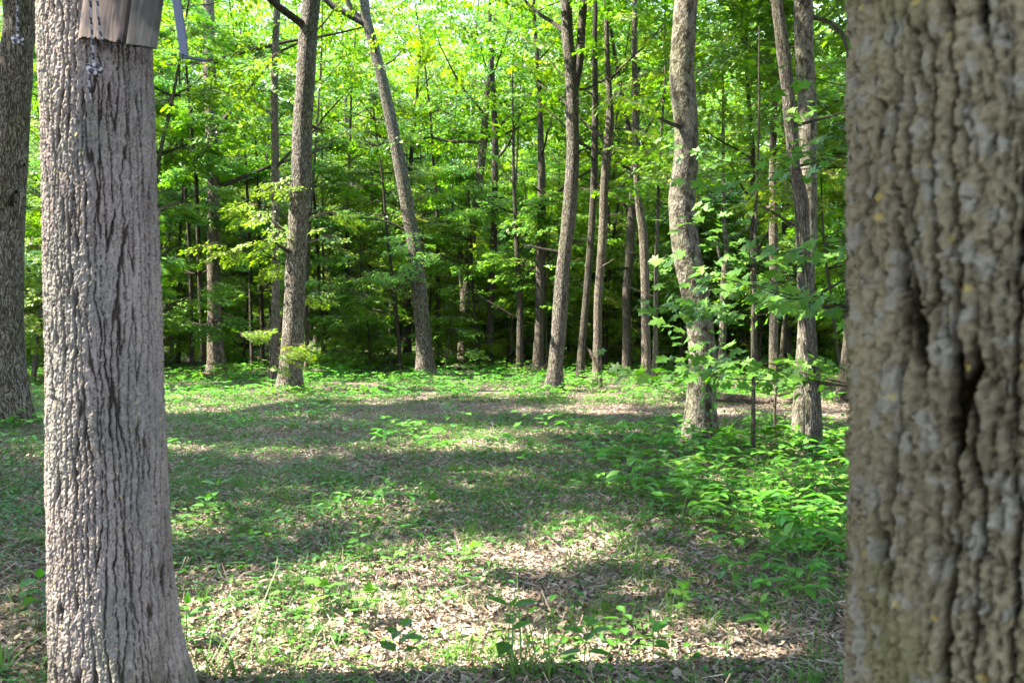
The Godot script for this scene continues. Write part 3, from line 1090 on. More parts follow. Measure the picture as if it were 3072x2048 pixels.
func build_fallen_wood() -> void:
	for row in wood_table:
		var first: Vector3 = row.p[0]
		var t := thing(row.n, row.l, {"fallen_log": "log", "fallen_branch": "branch", "dead_stick": "stick"}[row.n], Vector3(first.x, ground_y(first.x, first.z), first.z))
		var pts := []
		var rad := []
		for k in row.p.size():
			pts.append(row.p[k] - t.position + Vector3(0, row.r * 0.4, 0))
			rad.append(row.r * (1.0 - 0.45 * k / (row.p.size() - 1.0)))
		var path := smooth_path(pts, rad, maxf(0.03, row.r * 2.0))
		var p: PackedVector3Array = path[0]
		for k in p.size():
			p[k] += Vector3(0, noise.get_noise_2d(k * 0.35, first.x) * row.r * 0.9, noise.get_noise_2d(k * 0.35, first.z + 9.0) * row.r)
		var b := Builder.new()
		var pale: bool = row.l.contains("pale") or row.l.contains("grey")
		tube(b, p, path[1], 8, Color(1.1, 1.05, 1.0) if pale else Color(0.42, 0.38, 0.32), 1.0, 0.0, 0.25, true)
		for e in [0, b.v.size() - 9]:
			for s in range(1, 7):
				b.i.append_array(PackedInt32Array([e, e + s, e + s + 1]))
		part("trunk" if row.n == "fallen_log" else "stem", b.mesh(mats.bark[3] if pale else mats.bark[1]), t)
		var bits := 3 if row.n != "dead_stick" or row.l.contains("snag") else 1
		for k in bits:
			var j := int(p.size() * rng.randf_range(0.3, 0.85))
			var along := (p[mini(j + 1, p.size() - 1)] - p[maxi(j - 1, 0)]).normalized()
			b = Builder.new()
			var w := wander(p[j], along + Vector3(rng.randf_range(-0.5, 0.5), rng.randf_range(0.2, 0.7), rng.randf_range(-0.5, 0.5)), row.r * rng.randf_range(6.0, 14.0), row.r * 0.35, row.r * 0.1, 5, 0.2, 0.0)
			tube(b, w[0], w[1], 5, Color(1.0, 0.95, 0.9) if pale else Color(0.4, 0.36, 0.3))
			part("twig", b.mesh(mats.bark[1]), t)
	var t := thing("tree_stump", "broken dark stump beyond the edge trunk at far left", "stump", on_ground(-19.9, -42.5))
	var b := Builder.new()
	for k in 7:
		for s in 15:
			var a := TAU * s / 14.0
			var h := 0.16 * k
			if k == 6:
				h += 0.35 * absf(sin(a * 1.5 + 0.6)) + 0.1 * sin(a * 5.0)
			var r := 0.22 + 0.12 * exp(-h * 4.0) + 0.02 * sin(a * 5.0)
			b.v.append(Vector3(cos(a) * r, h - 0.1, sin(a) * r))
			b.n.append(Vector3(cos(a), 0, sin(a)))
			b.uv.append(Vector2(s / 14.0, h / 3.0))
			b.c.append(Color(0.4, 0.36, 0.3))
			if k > 0 and s < 14:
				var i0 := k * 15 + s
				b.i.append_array(PackedInt32Array([i0, i0 + 1, i0 - 15, i0 + 1, i0 - 14, i0 - 15]))
	part("trunk", b.mesh(mats.bark[1]), t)
	t = thing("brush_pile", "heap of pale dead twigs beside the sunlit foot of the straight shaded trunk", "brush pile", on_ground(0.75, -30.2))
	for k in 16:
		b = Builder.new()
		var w := wander(Vector3(rng.randf_range(-0.5, 0.5), rng.randf_range(0.0, 0.12), rng.randf_range(-0.3, 0.3)), Vector3(rng.randf_range(-1, 1), rng.randf_range(0.0, 0.5), rng.randf_range(-0.6, 0.6)), rng.randf_range(0.5, 1.1), 0.018, 0.006, 5, 0.25, 0.0)
		tube(b, w[0], w[1], 5, Color(1, 0.95, 0.9))
		part("twig", b.mesh(mats.bark[3]), t)

# ---------------------------------------------------------------- the forest floor

func fallen_leaves(count: int) -> ArrayMesh:
	var b := Builder.new()
	for k in count:
		var a := rng.randf_range(0, TAU)
		var r := sqrt(rng.randf()) * 0.55
		var s := rng.randf_range(0.035, 0.085)
		var at := Transform3D(Basis.from_euler(Vector3(rng.randfn(0, 0.3), rng.randf_range(0, TAU), rng.randfn(0, 0.3))).scaled(Vector3(s, s, s)), Vector3(cos(a) * r, rng.randf_range(0.012, 0.03), sin(a) * r))
		var col := Color(0.20, 0.14, 0.095).lerp(Color(0.30, 0.25, 0.20), rng.randf()) * rng.randf_range(0.6, 1.2)
		leaf(b, at, LOBES_SIMPLE if k % 2 == 0 else OVATE, col, rng.randf_range(-0.35, 0.4), rng.randf_range(-0.6, 0.7))
	return b.mesh(mats.dry)

func litter_patch(count: int) -> ArrayMesh:
	var b := Builder.new()
	for k in count:
		var a := rng.randf_range(0, TAU)
		var r := sqrt(rng.randf()) * 0.5
		var s := rng.randf_range(0.004, 0.015)
		var o := Vector3(cos(a) * r, rng.randf_range(0.002, 0.022), sin(a) * r)
		var yaw := rng.randf_range(0, TAU)
		var at := Transform3D(Basis.from_euler(Vector3(rng.randfn(0, 0.45), yaw, rng.randfn(0, 0.45))).scaled(Vector3(s, s, s)), o)
		var pick := rng.randf()
		var col := Color(0.225, 0.18, 0.135)
		if pick < 0.3:
			col = Color(0.30, 0.26, 0.215)
		elif pick < 0.45:
			col = Color(0.12, 0.085, 0.065)
		elif pick < 0.55:
			col = Color(0.23, 0.15, 0.095)
		col *= rng.randf_range(0.7, 1.3)
		var curl := rng.randf_range(-0.3, 0.45)
		var l := rng.randf_range(0.9, 1.8)
		if k % 7 == 0:
			var n := rng.randf_range(0.03, 0.09)      # a dead stalk
			b.quad(o, o + at.basis.x.normalized() * n, o + at.basis.x.normalized() * n + Vector3(0, 0.004, 0.002), o + Vector3(0, 0.004, 0.002), col * 1.2)
			continue
		b.quad(at * Vector3(-l, 0, 0), at * Vector3(-0.3, curl, 0.55), at * Vector3(l, 0.1, 0.1), at * Vector3(0.0, 0, 0.0), col)
		b.quad(at * Vector3(-l, 0, 0), at * Vector3(0.0, 0, 0.0), at * Vector3(l, 0.1, 0.1), at * Vector3(0.2, curl * 0.7, -0.6), col * 0.95)
	return b.mesh(mats.dry)

func weed_patch(count: int, tall: float, size: float, base: Color, three: bool) -> ArrayMesh:
	var b := Builder.new()
	var t := Builder.new()
	for k in count:
		var a := rng.randf_range(0, TAU)
		var r := sqrt(rng.randf()) * 0.4
		var h := tall * rng.randf_range(0.35, 1.0)
		var root := Vector3(cos(a) * r, -0.02, sin(a) * r)
		var top := root + Vector3(rng.randf_range(-0.3, 0.3) * h, h, rng.randf_range(-0.3, 0.3) * h)
		tube(t, PackedVector3Array([root, top]), PackedFloat32Array([0.0018, 0.001]), 3, Color(0.09, 0.12, 0.04))
		var yaw := rng.randf_range(0, TAU)
		for j in (3 if three else 2):
			var d := Vector3(cos(yaw + j * TAU / (3 if three else 2)), rng.randf_range(-0.25, 0.25), sin(yaw + j * TAU / (3 if three else 2)))
			leaf(b, facing(d, loose_up(0.3), size * rng.randf_range(0.6, 1.2), top), OVATE, leaf_col(base, 0.25), rng.randf_range(0.05, 0.3), rng.randf_range(0.0, 0.3))
	var m := b.mesh(mats.low_leaf)
	return t.add_to(m, mats.low_leaf)

func grass_patch(count: int, tall: float) -> ArrayMesh:
	var b := Builder.new()
	for k in count:
		var a := rng.randf_range(0, TAU)
		var r := absf(rng.randfn(0, 0.16))
		var yaw := rng.randf_range(0, TAU)
		blade(b, Vector3(cos(a) * r, -0.01, sin(a) * r), loose_up(0.35), Vector3(cos(yaw), 0, sin(yaw)), tall * rng.randf_range(0.4, 1.0), rng.randf_range(0.002, 0.005), rng.randf_range(0.2, 0.9), leaf_col(Color(0.075, 0.175, 0.026), 0.25))
	return b.mesh(mats.low_leaf)

func in_thicket(x: float, d: float) -> float:
	# the knee-high green to the right of the clearing
	var edge := 0.4 + (12.9 - d) * 0.13 + 0.35 * noise.get_noise_2d(x * 0.9, d * 0.9)
	return sm(edge - 0.25, edge + 0.5, x) * sm(5.0, 6.4, d) * (1.0 - sm(12.0, 14.0, d))

func build_ground_cover() -> void:
	var places := {}
	for key in ["litter_a", "litter_b", "litter_c", "fallen", "tiny", "weed", "weed_b", "three", "three_b", "grass", "grass_b"]:
		places[key] = [] as Array[Transform3D]
	var tint := {}
	for key in places:
		tint[key] = PackedColorArray()
	var z := -2.2
	while z > -75.0:
		var d := -z
		var cell := 0.34 if d < 9.0 else 0.5 if d < 20.0 else 0.85
		var x := -0.7 * d - 2.5
		while x < 0.7 * d + 2.5:
			var px := x + rng.randf_range(-0.5, 0.5) * cell
			var pz := z + rng.randf_range(-0.5, 0.5) * cell
			x += cell
			var n := noise.get_noise_2d(px * 0.55, pz * 0.55)
			var n2 := noise.get_noise_2d(px * 0.8 + 70.0, pz * 0.8)
			var thick := in_thicket(px, d)
			var strip := sm(14.6, 16.0, d) * (1.0 - sm(18.0, 19.5, d)) * sm(-3.4, -2.2, px) * (1.0 - sm(8.0, 9.0, px))
			var p := on_ground(px, pz)
			var bas := Basis(Vector3.UP, rng.randf_range(0, TAU))
			if d < 24.0:
				var key: String = ["litter_a", "litter_b", "litter_c"][rng.randi() % 3]
				places[key].append(Transform3D(bas.scaled(Vector3.ONE * rng.randf_range(0.9, 1.3)), p))
				tint[key].append(Color.WHITE * rng.randf_range(0.85, 1.15))
			if d < 12.0 and rng.randf() < 0.75:
				places.fallen.append(Transform3D(Basis(Vector3.UP, rng.randf_range(0, TAU)), p))
				tint.fallen.append(Color.WHITE * rng.randf_range(0.8, 1.15))
			var low := 0.28 + 0.9 * sm(5.5, 7.5, d) + 0.4 * sm(8.0, 11.0, d) + 0.4 * sm(19.0, 22.0, d)
			low += 0.35 * sm(-1.5, -4.0, px) * sm(3.0, 6.0, d)
			low = (low + 0.75 * n) * (1.0 - 0.85 * strip)
			if rng.randf() < low:
				var key: String = "tiny" if rng.randf() < 0.55 - 0.4 * sm(7.0, 14.0, d) else "weed" if rng.randf() < 0.7 else "weed_b"
				var sc := rng.randf_range(0.8, 1.3) * (1.0 + 0.35 * sm(18.0, 24.0, d))
				places[key].append(Transform3D(bas.scaled(Vector3.ONE * sc), p))
				tint[key].append(hue())
			var tuft := 0.34 + 0.4 * sm(6.0, 9.0, d) * (1.0 - sm(16.0, 20.0, d)) + 0.1 * (1.0 - sm(5.0, 7.0, d)) + 0.5 * n2 - 0.5 * strip
			if rng.randf() < tuft and d < 22.0:
				var key: String = "grass" if rng.randf() < 0.7 else "grass_b"
				places[key].append(Transform3D(bas.scaled(Vector3.ONE * rng.randf_range(0.7, 1.2)), p))
				tint[key].append(hue())
			var tri := 0.95 * thick + 0.9 * sm(18.6, 20.5, d) * (1.0 - sm(36.0, 45.0, d)) * (0.8 + n2) + 0.12 * sm(10.0, 13.0, d) * (1.0 - strip)
			if rng.randf() < tri:
				var key: String = "three" if rng.randf() < 0.6 else "three_b"
				places[key].append(Transform3D(bas.scaled(Vector3.ONE * rng.randf_range(0.75, 1.25)), p))
				tint[key].append(hue())
		z -= cell
	for key in ["litter_a", "litter_b", "litter_c"]:
		scatter(numbered("leaf_litter"), litter_patch(620), self, places[key], tint[key])
	scatter(numbered("leaf_litter"), fallen_leaves(14), self, places.fallen, tint.fallen)
	scatter(numbered("weeds"), weed_patch(100, 0.06, 0.034, LOW_GREEN * 1.1, false), self, places.tiny, tint.tiny)
	scatter(numbered("weeds"), weed_patch(40, 0.09, 0.048, LOW_GREEN * 1.1, false), self, places.weed, tint.weed)
	scatter(numbered("weeds"), weed_patch(14, 0.14, 0.065, LOW_GREEN, false), self, places.weed_b, tint.weed_b)
	scatter(numbered("undergrowth"), weed_patch(20, 0.26, 0.09, LOW_GREEN * 1.45, true), self, places.three, tint.three)
	scatter(numbered("undergrowth"), weed_patch(12, 0.34, 0.105, LOW_GREEN * 1.4, true), self, places.three_b, tint.three_b)
	scatter(numbered("grass"), grass_patch(110, 0.17), self, places.grass, tint.grass)
	scatter(numbered("grass"), grass_patch(26, 0.32), self, places.grass_b, tint.grass_b)

func stem_part(t: Node3D, p: PackedVector3Array, r: float) -> void:
	var b := Builder.new()
	var rad := PackedFloat32Array()
	for k in p.size():
		rad.append(r * (1.0 - 0.5 * k / p.size()))
	tube(b, p, rad, 5, Color(0.13, 0.19, 0.06))
	part("stem", b.mesh(mats.low_leaf), t)

func grass_clump(label: String, x: float, z: float, tall: float, count: int, group := "") -> void:
	var t := thing("grass_clump", label, "grass clump", on_ground(x, z), group)
	for k in count:
		var yaw := rng.randf_range(0, TAU)
		var s := tall * rng.randf_range(0.55, 1.0)
		var bas := Basis(Vector3.UP, yaw) * Basis(Vector3(0, 0, 1), rng.randf_range(-0.45, 0.1))
		part("blade", lib.blade[rng.randi() % 4], t, Transform3D(bas.scaled(Vector3(s, s, s * rng.randf_range(0.6, 1.1))), Vector3(rng.randfn(0, 0.025), -0.01, rng.randfn(0, 0.025))))

func seedling(label: String, x: float, z: float, tall: float, pairs: int, size: float, lobed: bool, group := "") -> void:
	var t := thing("maple_seedling" if lobed else "leafy_seedling", label, "seedling", on_ground(x, z), group)
	var lean := Vector3(rng.randf_range(-0.15, 0.15), 1, rng.randf_range(-0.1, 0.15))
	stem_part(t, PackedVector3Array([Vector3(0, -0.02, 0), lean * tall * 0.5, lean * tall]), 0.0032)
	var yaw := rng.randf_range(0, TAU)
	for k in pairs:
		var f := 0.35 + 0.65 * (k + 1.0) / pairs
		for s in 2:
			var a := yaw + k * 1.5 + s * PI + rng.randf_range(-0.3, 0.3)
			var d := Vector3(cos(a), rng.randf_range(-0.1, 0.5), sin(a))
			var o: Vector3 = lean * tall * f + d * 0.015
			one_leaf(t, (lib.maple_leaf if lobed else lib.ovate_leaf)[rng.randi() % 4], o, d, 0.3, size * rng.randf_range(0.7, 1.1))
	one_leaf(t, (lib.maple_leaf if lobed else lib.ovate_leaf)[rng.randi() % 4], lean * tall, Vector3(0.3, 0.8, 0.3), 0.6, size * 0.6)

func build_plants() -> void:
	for row in plant_table:
		if row.k == "g":
			grass_clump(row.l, row.x, row.z, row.h * 1.2, int(row.n * 1.8))
		else:
			seedling(row.l, row.x, row.z, row.h, row.n, row.s, row.k == "m")

# ---------------------------------------------------------------- measured places, in metres

var tree_table := [
	{"n": "oak_tree", "l": "thick dark grey trunk cut off by the left edge of the picture", "b": 0, "c": Vector3(10, 19, 4.5),
		"p": [Vector3(-7.48, -0.05, -14.82), Vector3(-7.52, 0.17, -14.82), Vector3(-7.55, 0.87, -14.82), Vector3(-7.56, 1.82, -14.82), Vector3(-7.52, 2.83, -14.82), Vector3(-7.46, 3.84, -14.82), Vector3(-7.40, 4.73, -14.82), Vector3(-7.34, 5.51, -14.82), Vector3(-7.30, 6.30, -14.82)],
		"r": [0.372, 0.303, 0.278, 0.258, 0.248, 0.243, 0.233, 0.228, 0.223], "f": []},
	{"n": "birch_tree", "l": "pale mottled leaning trunk between the dark edge tree and the thick grey tree", "b": 2, "c": Vector3(8, 16, 3.5),
		"p": [Vector3(-20.49, 0.08, -44.00), Vector3(-20.52, 1.84, -44.00), Vector3(-20.54, 4.04, -44.00), Vector3(-20.68, 5.51, -44.00), Vector3(-20.84, 7.27, -44.00), Vector3(-20.97, 8.74, -44.00), Vector3(-21.07, 11.37, -44.00)],
		"r": [0.192, 0.177, 0.162, 0.162, 0.147, 0.140, 0.125], "f": []},
	{"n": "maple_tree", "l": "slim dark trunk just right of the thick grey tree with the board", "b": 1, "c": Vector3(8, 15, 3.5),
		"p": [Vector3(-15.19, 0.31, -44.00), Vector3(-15.26, 1.84, -44.00), Vector3(-15.25, 4.04, -44.00), Vector3(-15.19, 6.25, -44.00), Vector3(-15.14, 7.57, -44.00), Vector3(-15.04, 9.18, -44.00), Vector3(-15.00, 11.37, -44.00)],
		"r": [0.192, 0.162, 0.162, 0.162, 0.155, 0.140, 0.125], "f": []},
	{"n": "maple_tree", "l": "thin trunk second to the right of the thick grey tree, in shade", "b": 1, "c": Vector3(7, 13, 3),
		"p": [Vector3(-14.29, 0.22, -43.00), Vector3(-14.32, 1.83, -43.00), Vector3(-14.33, 3.27, -43.00), Vector3(-14.40, 4.99, -43.00), Vector3(-14.45, 6.86, -43.00), Vector3(-14.47, 9.00, -43.00)],
		"r": [0.144, 0.122, 0.115, 0.108, 0.101, 0.086], "f": []},
	{"n": "maple_tree", "l": "distant trunk with flared sunlit foot before the bright opening", "b": 1, "c": Vector3(9, 18, 4),
		"p": [Vector3(-22.08, 0.99, -68.00), Vector3(-22.15, 1.79, -68.00), Vector3(-22.16, 3.61, -68.00), Vector3(-22.24, 6.57, -68.00), Vector3(-22.26, 9.97, -68.00)],
		"r": [0.455, 0.296, 0.250, 0.228, 0.216], "f": []},
	{"n": "maple_tree", "l": "straight trunk with white sunlit stretch and flared foot left of the double trunk", "b": 3, "c": Vector3(9, 20, 4.5),
		"p": [Vector3(-9.04, -0.05, -30.45), Vector3(-9.05, 0.25, -30.45), Vector3(-9.09, 0.82, -30.45), Vector3(-9.10, 1.73, -30.45), Vector3(-9.12, 2.75, -30.45), Vector3(-9.12, 4.28, -30.45), Vector3(-9.11, 5.29, -30.45), Vector3(-9.14, 6.51, -30.45), Vector3(-9.17, 7.52, -30.45), Vector3(-9.22, 9.04, -30.45), Vector3(-9.23, 10.15, -30.45), Vector3(-9.24, 11.36, -30.45)],
		"r": [0.336, 0.265, 0.240, 0.214, 0.199, 0.194, 0.189, 0.184, 0.184, 0.194, 0.184, 0.173], "f": [{"p": [Vector3(-9.27, 9.46, -30.45), Vector3(-9.59, 9.44, -30.43), Vector3(-9.99, 9.45, -30.41), Vector3(-10.70, 9.35, -30.39)], "r": [0.036, 0.031, 0.025, 0.015]}]},
	{"n": "maple_tree", "l": "narrow dark trunk close behind the sunlit straight trunk", "b": 1, "c": Vector3(8, 16, 3.5),
		"p": [Vector3(-16.70, 0.32, -58.00), Vector3(-16.73, 1.94, -58.00), Vector3(-16.74, 4.85, -58.00), Vector3(-16.74, 7.76, -58.00), Vector3(-16.77, 10.66, -58.00)],
		"r": [0.194, 0.165, 0.155, 0.146, 0.136], "f": []},
	{"n": "oak_tree", "l": "dark leaning trunk behind and right of the sunlit straight trunk", "b": 1, "c": Vector3(8, 17, 4),
		"p": [Vector3(-13.83, 0.54, -52.00), Vector3(-13.89, 1.72, -52.00), Vector3(-13.97, 3.64, -52.00), Vector3(-14.05, 5.20, -52.00), Vector3(-14.15, 6.42, -52.00), Vector3(-14.24, 7.98, -52.00)],
		"r": [0.313, 0.279, 0.235, 0.192, 0.157, 0.131], "f": []},
	{"n": "maple_tree", "l": "slender trunk touching the left side of the thick furrowed trunk", "b": 3, "c": Vector3(9, 17, 3),
		"p": [Vector3(-6.37, -0.05, -26.49), Vector3(-6.34, 0.55, -26.49), Vector3(-6.30, 1.44, -26.49), Vector3(-6.28, 2.59, -26.49), Vector3(-6.29, 3.92, -26.49), Vector3(-6.30, 5.15, -26.49), Vector3(-6.29, 6.12, -26.49), Vector3(-6.30, 7.44, -26.49), Vector3(-6.28, 8.67, -26.49), Vector3(-6.22, 10.08, -26.49)],
		"r": [0.142, 0.124, 0.115, 0.111, 0.111, 0.106, 0.106, 0.098, 0.089, 0.089], "f": []},
	{"n": "oak_tree", "l": "thick furrowed trunk leaning slightly right in the middle left", "b": 0, "c": Vector3(11, 22, 5),
		"p": [Vector3(-4.89, -0.05, -21.84), Vector3(-4.88, 0.28, -21.84), Vector3(-4.85, 0.72, -21.84), Vector3(-4.79, 1.59, -21.84), Vector3(-4.74, 2.76, -21.84), Vector3(-4.67, 3.86, -21.84), Vector3(-4.62, 4.51, -21.84), Vector3(-4.60, 5.31, -21.84), Vector3(-4.57, 6.11, -21.84), Vector3(-4.51, 6.91, -21.84), Vector3(-4.46, 7.74, -21.84), Vector3(-4.38, 8.57, -21.84), Vector3(-4.33, 9.29, -21.84)],
		"r": [0.307, 0.256, 0.241, 0.230, 0.227, 0.227, 0.223, 0.216, 0.212, 0.205, 0.201, 0.194, 0.190], "f": []},
	{"n": "maple_tree", "l": "shaded trunk between the thick furrowed trunk and the leaning tree", "b": 1, "c": Vector3(8, 16, 3.5),
		"p": [Vector3(-9.78, 0.16, -50.00), Vector3(-9.79, 1.72, -50.00), Vector3(-9.79, 3.56, -50.00), Vector3(-9.81, 5.73, -50.00), Vector3(-9.82, 7.73, -50.00)],
		"r": [0.201, 0.167, 0.167, 0.159, 0.151], "f": []},
	{"n": "maple_tree", "l": "second shaded thin trunk right of the thick furrowed trunk", "b": 1, "c": Vector3(6, 12, 2.5),
		"p": [Vector3(-10.05, 0.33, -54.00), Vector3(-9.96, 1.73, -54.00), Vector3(-9.94, 3.72, -54.00), Vector3(-9.93, 6.43, -54.00), Vector3(-9.94, 8.95, -54.00)],
		"r": [0.127, 0.099, 0.090, 0.081, 0.081], "f": []},
	{"n": "maple_tree", "l": "leaning trunk with sunlit foot and a bright broken upper streak", "b": 3, "c": Vector3(7, 14, 3),
		"p": [Vector3(-5.54, 0.01, -42.00), Vector3(-5.63, 0.70, -42.00), Vector3(-5.75, 1.54, -42.00), Vector3(-5.95, 2.52, -42.00), Vector3(-6.04, 3.23, -42.00), Vector3(-6.15, 4.21, -42.00), Vector3(-6.32, 5.19, -42.00), Vector3(-6.54, 6.45, -42.00), Vector3(-6.73, 7.57, -42.00), Vector3(-6.84, 8.41, -42.00), Vector3(-6.95, 9.81, -42.00)],
		"r": [0.211, 0.176, 0.169, 0.155, 0.141, 0.134, 0.127, 0.134, 0.141, 0.127, 0.098], "f": []},
	{"n": "oak_tree", "l": "tall leaning forked trunk left of centre", "b": 0, "c": Vector3(12, 21, 4.5),
		"p": [Vector3(-2.50, -0.05, -29.46), Vector3(-2.58, 0.34, -29.46), Vector3(-2.60, 0.84, -29.46), Vector3(-2.68, 1.82, -29.46), Vector3(-2.78, 2.81, -29.46), Vector3(-2.90, 3.95, -29.46), Vector3(-3.05, 4.68, -29.46), Vector3(-3.19, 5.56, -29.46), Vector3(-3.38, 6.54, -29.46), Vector3(-3.60, 7.67, -29.46), Vector3(-3.85, 8.79, -29.46), Vector3(-4.10, 9.77, -29.46), Vector3(-4.30, 10.55, -29.46), Vector3(-4.37, 11.24, -29.46)],
		"r": [0.306, 0.261, 0.247, 0.232, 0.227, 0.212, 0.197, 0.197, 0.187, 0.168, 0.163, 0.153, 0.143, 0.138], "f": [{"p": [Vector3(-4.32, 10.34, -29.46), Vector3(-4.50, 10.44, -29.44), Vector3(-4.91, 10.66, -29.42), Vector3(-5.28, 10.84, -29.40), Vector3(-5.46, 11.01, -29.38), Vector3(-5.82, 11.40, -29.36), Vector3(-6.31, 11.87, -29.34)], "r": [0.108, 0.099, 0.089, 0.079, 0.074, 0.064, 0.044]}, {"p": [Vector3(-4.47, 10.47, -29.46), Vector3(-4.65, 10.70, -29.44), Vector3(-4.85, 11.03, -29.42), Vector3(-5.00, 11.51, -29.40), Vector3(-5.14, 12.18, -29.38)], "r": [0.079, 0.074, 0.069, 0.059, 0.039]}, {"p": [Vector3(-3.17, 4.29, -29.46), Vector3(-3.60, 4.50, -29.44), Vector3(-4.19, 4.62, -29.42), Vector3(-4.97, 4.65, -29.40)], "r": [0.035, 0.030, 0.025, 0.015]}]},
	{"n": "maple_tree", "l": "short straight shaded trunk beside the foot of the leaning forked tree", "b": 1, "c": Vector3(6, 12, 3),
		"p": [Vector3(-4.00, -0.04, -38.00), Vector3(-4.00, 1.16, -38.00), Vector3(-3.99, 2.43, -38.00), Vector3(-4.01, 4.33, -38.00)],
		"r": [0.178, 0.153, 0.140, 0.127], "f": []},
	{"n": "maple_tree", "l": "forked trunk with sunlit foot right of the leaning forked tree", "b": 3, "c": Vector3(8, 16, 4),
		"p": [Vector3(-1.66, 0.01, -34.44), Vector3(-1.67, 0.50, -34.44), Vector3(-1.67, 1.19, -34.44), Vector3(-1.62, 2.34, -34.44), Vector3(-1.53, 3.49, -34.44), Vector3(-1.43, 4.18, -34.44), Vector3(-1.34, 4.87, -34.44), Vector3(-1.20, 5.79, -34.44), Vector3(-1.08, 6.94, -34.44), Vector3(-0.99, 7.85, -34.44), Vector3(-0.94, 8.41, -34.44), Vector3(-0.85, 9.46, -34.44)],
		"r": [0.242, 0.208, 0.179, 0.167, 0.161, 0.156, 0.138, 0.133, 0.138, 0.150, 0.127, 0.092], "f": [{"p": [Vector3(-1.71, 2.46, -34.44), Vector3(-1.78, 3.72, -34.42), Vector3(-1.83, 4.64, -34.40), Vector3(-1.80, 5.44, -34.38)], "r": [0.086, 0.092, 0.086, 0.052]}, {"p": [Vector3(-1.08, 7.76, -34.44), Vector3(-1.56, 7.80, -34.42), Vector3(-2.14, 7.79, -34.40), Vector3(-2.71, 7.93, -34.38), Vector3(-3.28, 7.86, -34.36)], "r": [0.063, 0.052, 0.046, 0.040, 0.023]}, {"p": [Vector3(-1.43, 3.89, -34.44), Vector3(-2.00, 3.84, -34.42), Vector3(-2.37, 4.12, -34.40), Vector3(-2.67, 4.41, -34.38), Vector3(-3.28, 4.50, -34.36)], "r": [0.052, 0.052, 0.052, 0.046, 0.029]}, {"p": [Vector3(-1.39, 3.88, -34.44), Vector3(-0.91, 3.85, -34.42), Vector3(-0.41, 3.83, -34.40), Vector3(0.05, 3.76, -34.38)], "r": [0.046, 0.046, 0.040, 0.023]}]},
	{"n": "maple_tree", "l": "slim shaded trunk behind centre, just left of picture middle", "b": 1, "c": Vector3(7, 15, 3),
		"p": [Vector3(-0.76, -0.02, -33.27), Vector3(-0.76, 0.64, -33.27), Vector3(-0.69, 2.31, -33.27), Vector3(-0.62, 3.98, -33.27), Vector3(-0.58, 5.64, -33.27), Vector3(-0.56, 7.31, -33.27), Vector3(-0.58, 8.41, -33.27)],
		"r": [0.134, 0.123, 0.117, 0.111, 0.111, 0.106, 0.095], "f": []},
	{"n": "maple_tree", "l": "greenish slender trunk in the middle of the picture", "b": 1, "c": Vector3(5, 10, 2.5),
		"p": [Vector3(0.23, -0.05, -31.00), Vector3(0.25, 1.22, -31.00), Vector3(0.23, 2.46, -31.00), Vector3(0.16, 3.71, -31.00), Vector3(0.10, 4.95, -31.00)],
		"r": [0.114, 0.104, 0.099, 0.078, 0.062], "f": []},
	{"n": "maple_tree", "l": "straight shaded trunk with sunlit foot left of the forked centre tree", "b": 1, "c": Vector3(7, 15, 3.5),
		"p": [Vector3(0.83, -0.05, -30.87), Vector3(0.82, 0.50, -30.87), Vector3(0.85, 1.22, -30.87), Vector3(0.87, 2.25, -30.87), Vector3(0.89, 3.49, -30.87), Vector3(0.91, 4.83, -30.87), Vector3(0.92, 5.96, -30.87), Vector3(0.89, 7.19, -30.87)],
		"r": [0.207, 0.171, 0.150, 0.145, 0.150, 0.140, 0.119, 0.093], "f": []},
	{"n": "oak_tree", "l": "tall forked trunk at centre right with white sunlit stretch and ivy foot", "b": 0, "c": Vector3(11, 21, 4.5),
		"p": [Vector3(0.91, -0.05, -21.84), Vector3(0.94, 0.28, -21.84), Vector3(0.96, 0.64, -21.84), Vector3(1.02, 1.30, -21.84), Vector3(1.07, 2.03, -21.84), Vector3(1.11, 2.62, -21.84), Vector3(1.18, 3.27, -21.84), Vector3(1.25, 3.93, -21.84), Vector3(1.29, 4.44, -21.84), Vector3(1.33, 5.24, -21.84), Vector3(1.32, 6.07, -21.84), Vector3(1.31, 6.62, -21.84), Vector3(1.28, 7.12, -21.84), Vector3(1.21, 7.85, -21.84), Vector3(1.18, 8.57, -21.84), Vector3(1.16, 9.15, -21.84)],
		"r": [0.256, 0.183, 0.154, 0.165, 0.165, 0.150, 0.146, 0.154, 0.154, 0.139, 0.143, 0.146, 0.132, 0.124, 0.128, 0.124], "f": [{"p": [Vector3(1.34, 6.58, -21.84), Vector3(1.43, 7.01, -21.82), Vector3(1.48, 7.40, -21.80), Vector3(1.52, 7.98, -21.78), Vector3(1.56, 8.55, -21.76), Vector3(1.59, 9.19, -21.74)], "r": [0.110, 0.102, 0.099, 0.088, 0.084, 0.073]}, {"p": [Vector3(1.47, 6.63, -21.84), Vector3(1.63, 6.64, -21.82), Vector3(1.85, 6.75, -21.80), Vector3(2.03, 6.82, -21.78)], "r": [0.029, 0.026, 0.022, 0.015]}]},
	{"n": "maple_tree", "l": "left one of two close thin trunks right of the forked centre tree", "b": 1, "c": Vector3(9, 16, 3),
		"p": [Vector3(1.71, -0.17, -25.00), Vector3(1.72, 0.27, -25.00), Vector3(1.77, 1.11, -25.00), Vector3(1.86, 2.11, -25.00), Vector3(1.94, 3.11, -25.00), Vector3(2.00, 3.95, -25.00), Vector3(2.05, 4.95, -25.00), Vector3(2.08, 6.28, -25.00), Vector3(2.08, 7.44, -25.00), Vector3(2.07, 8.60, -25.00), Vector3(2.08, 9.60, -25.00)],
		"r": [0.117, 0.109, 0.092, 0.088, 0.088, 0.088, 0.084, 0.088, 0.075, 0.063, 0.054], "f": []},
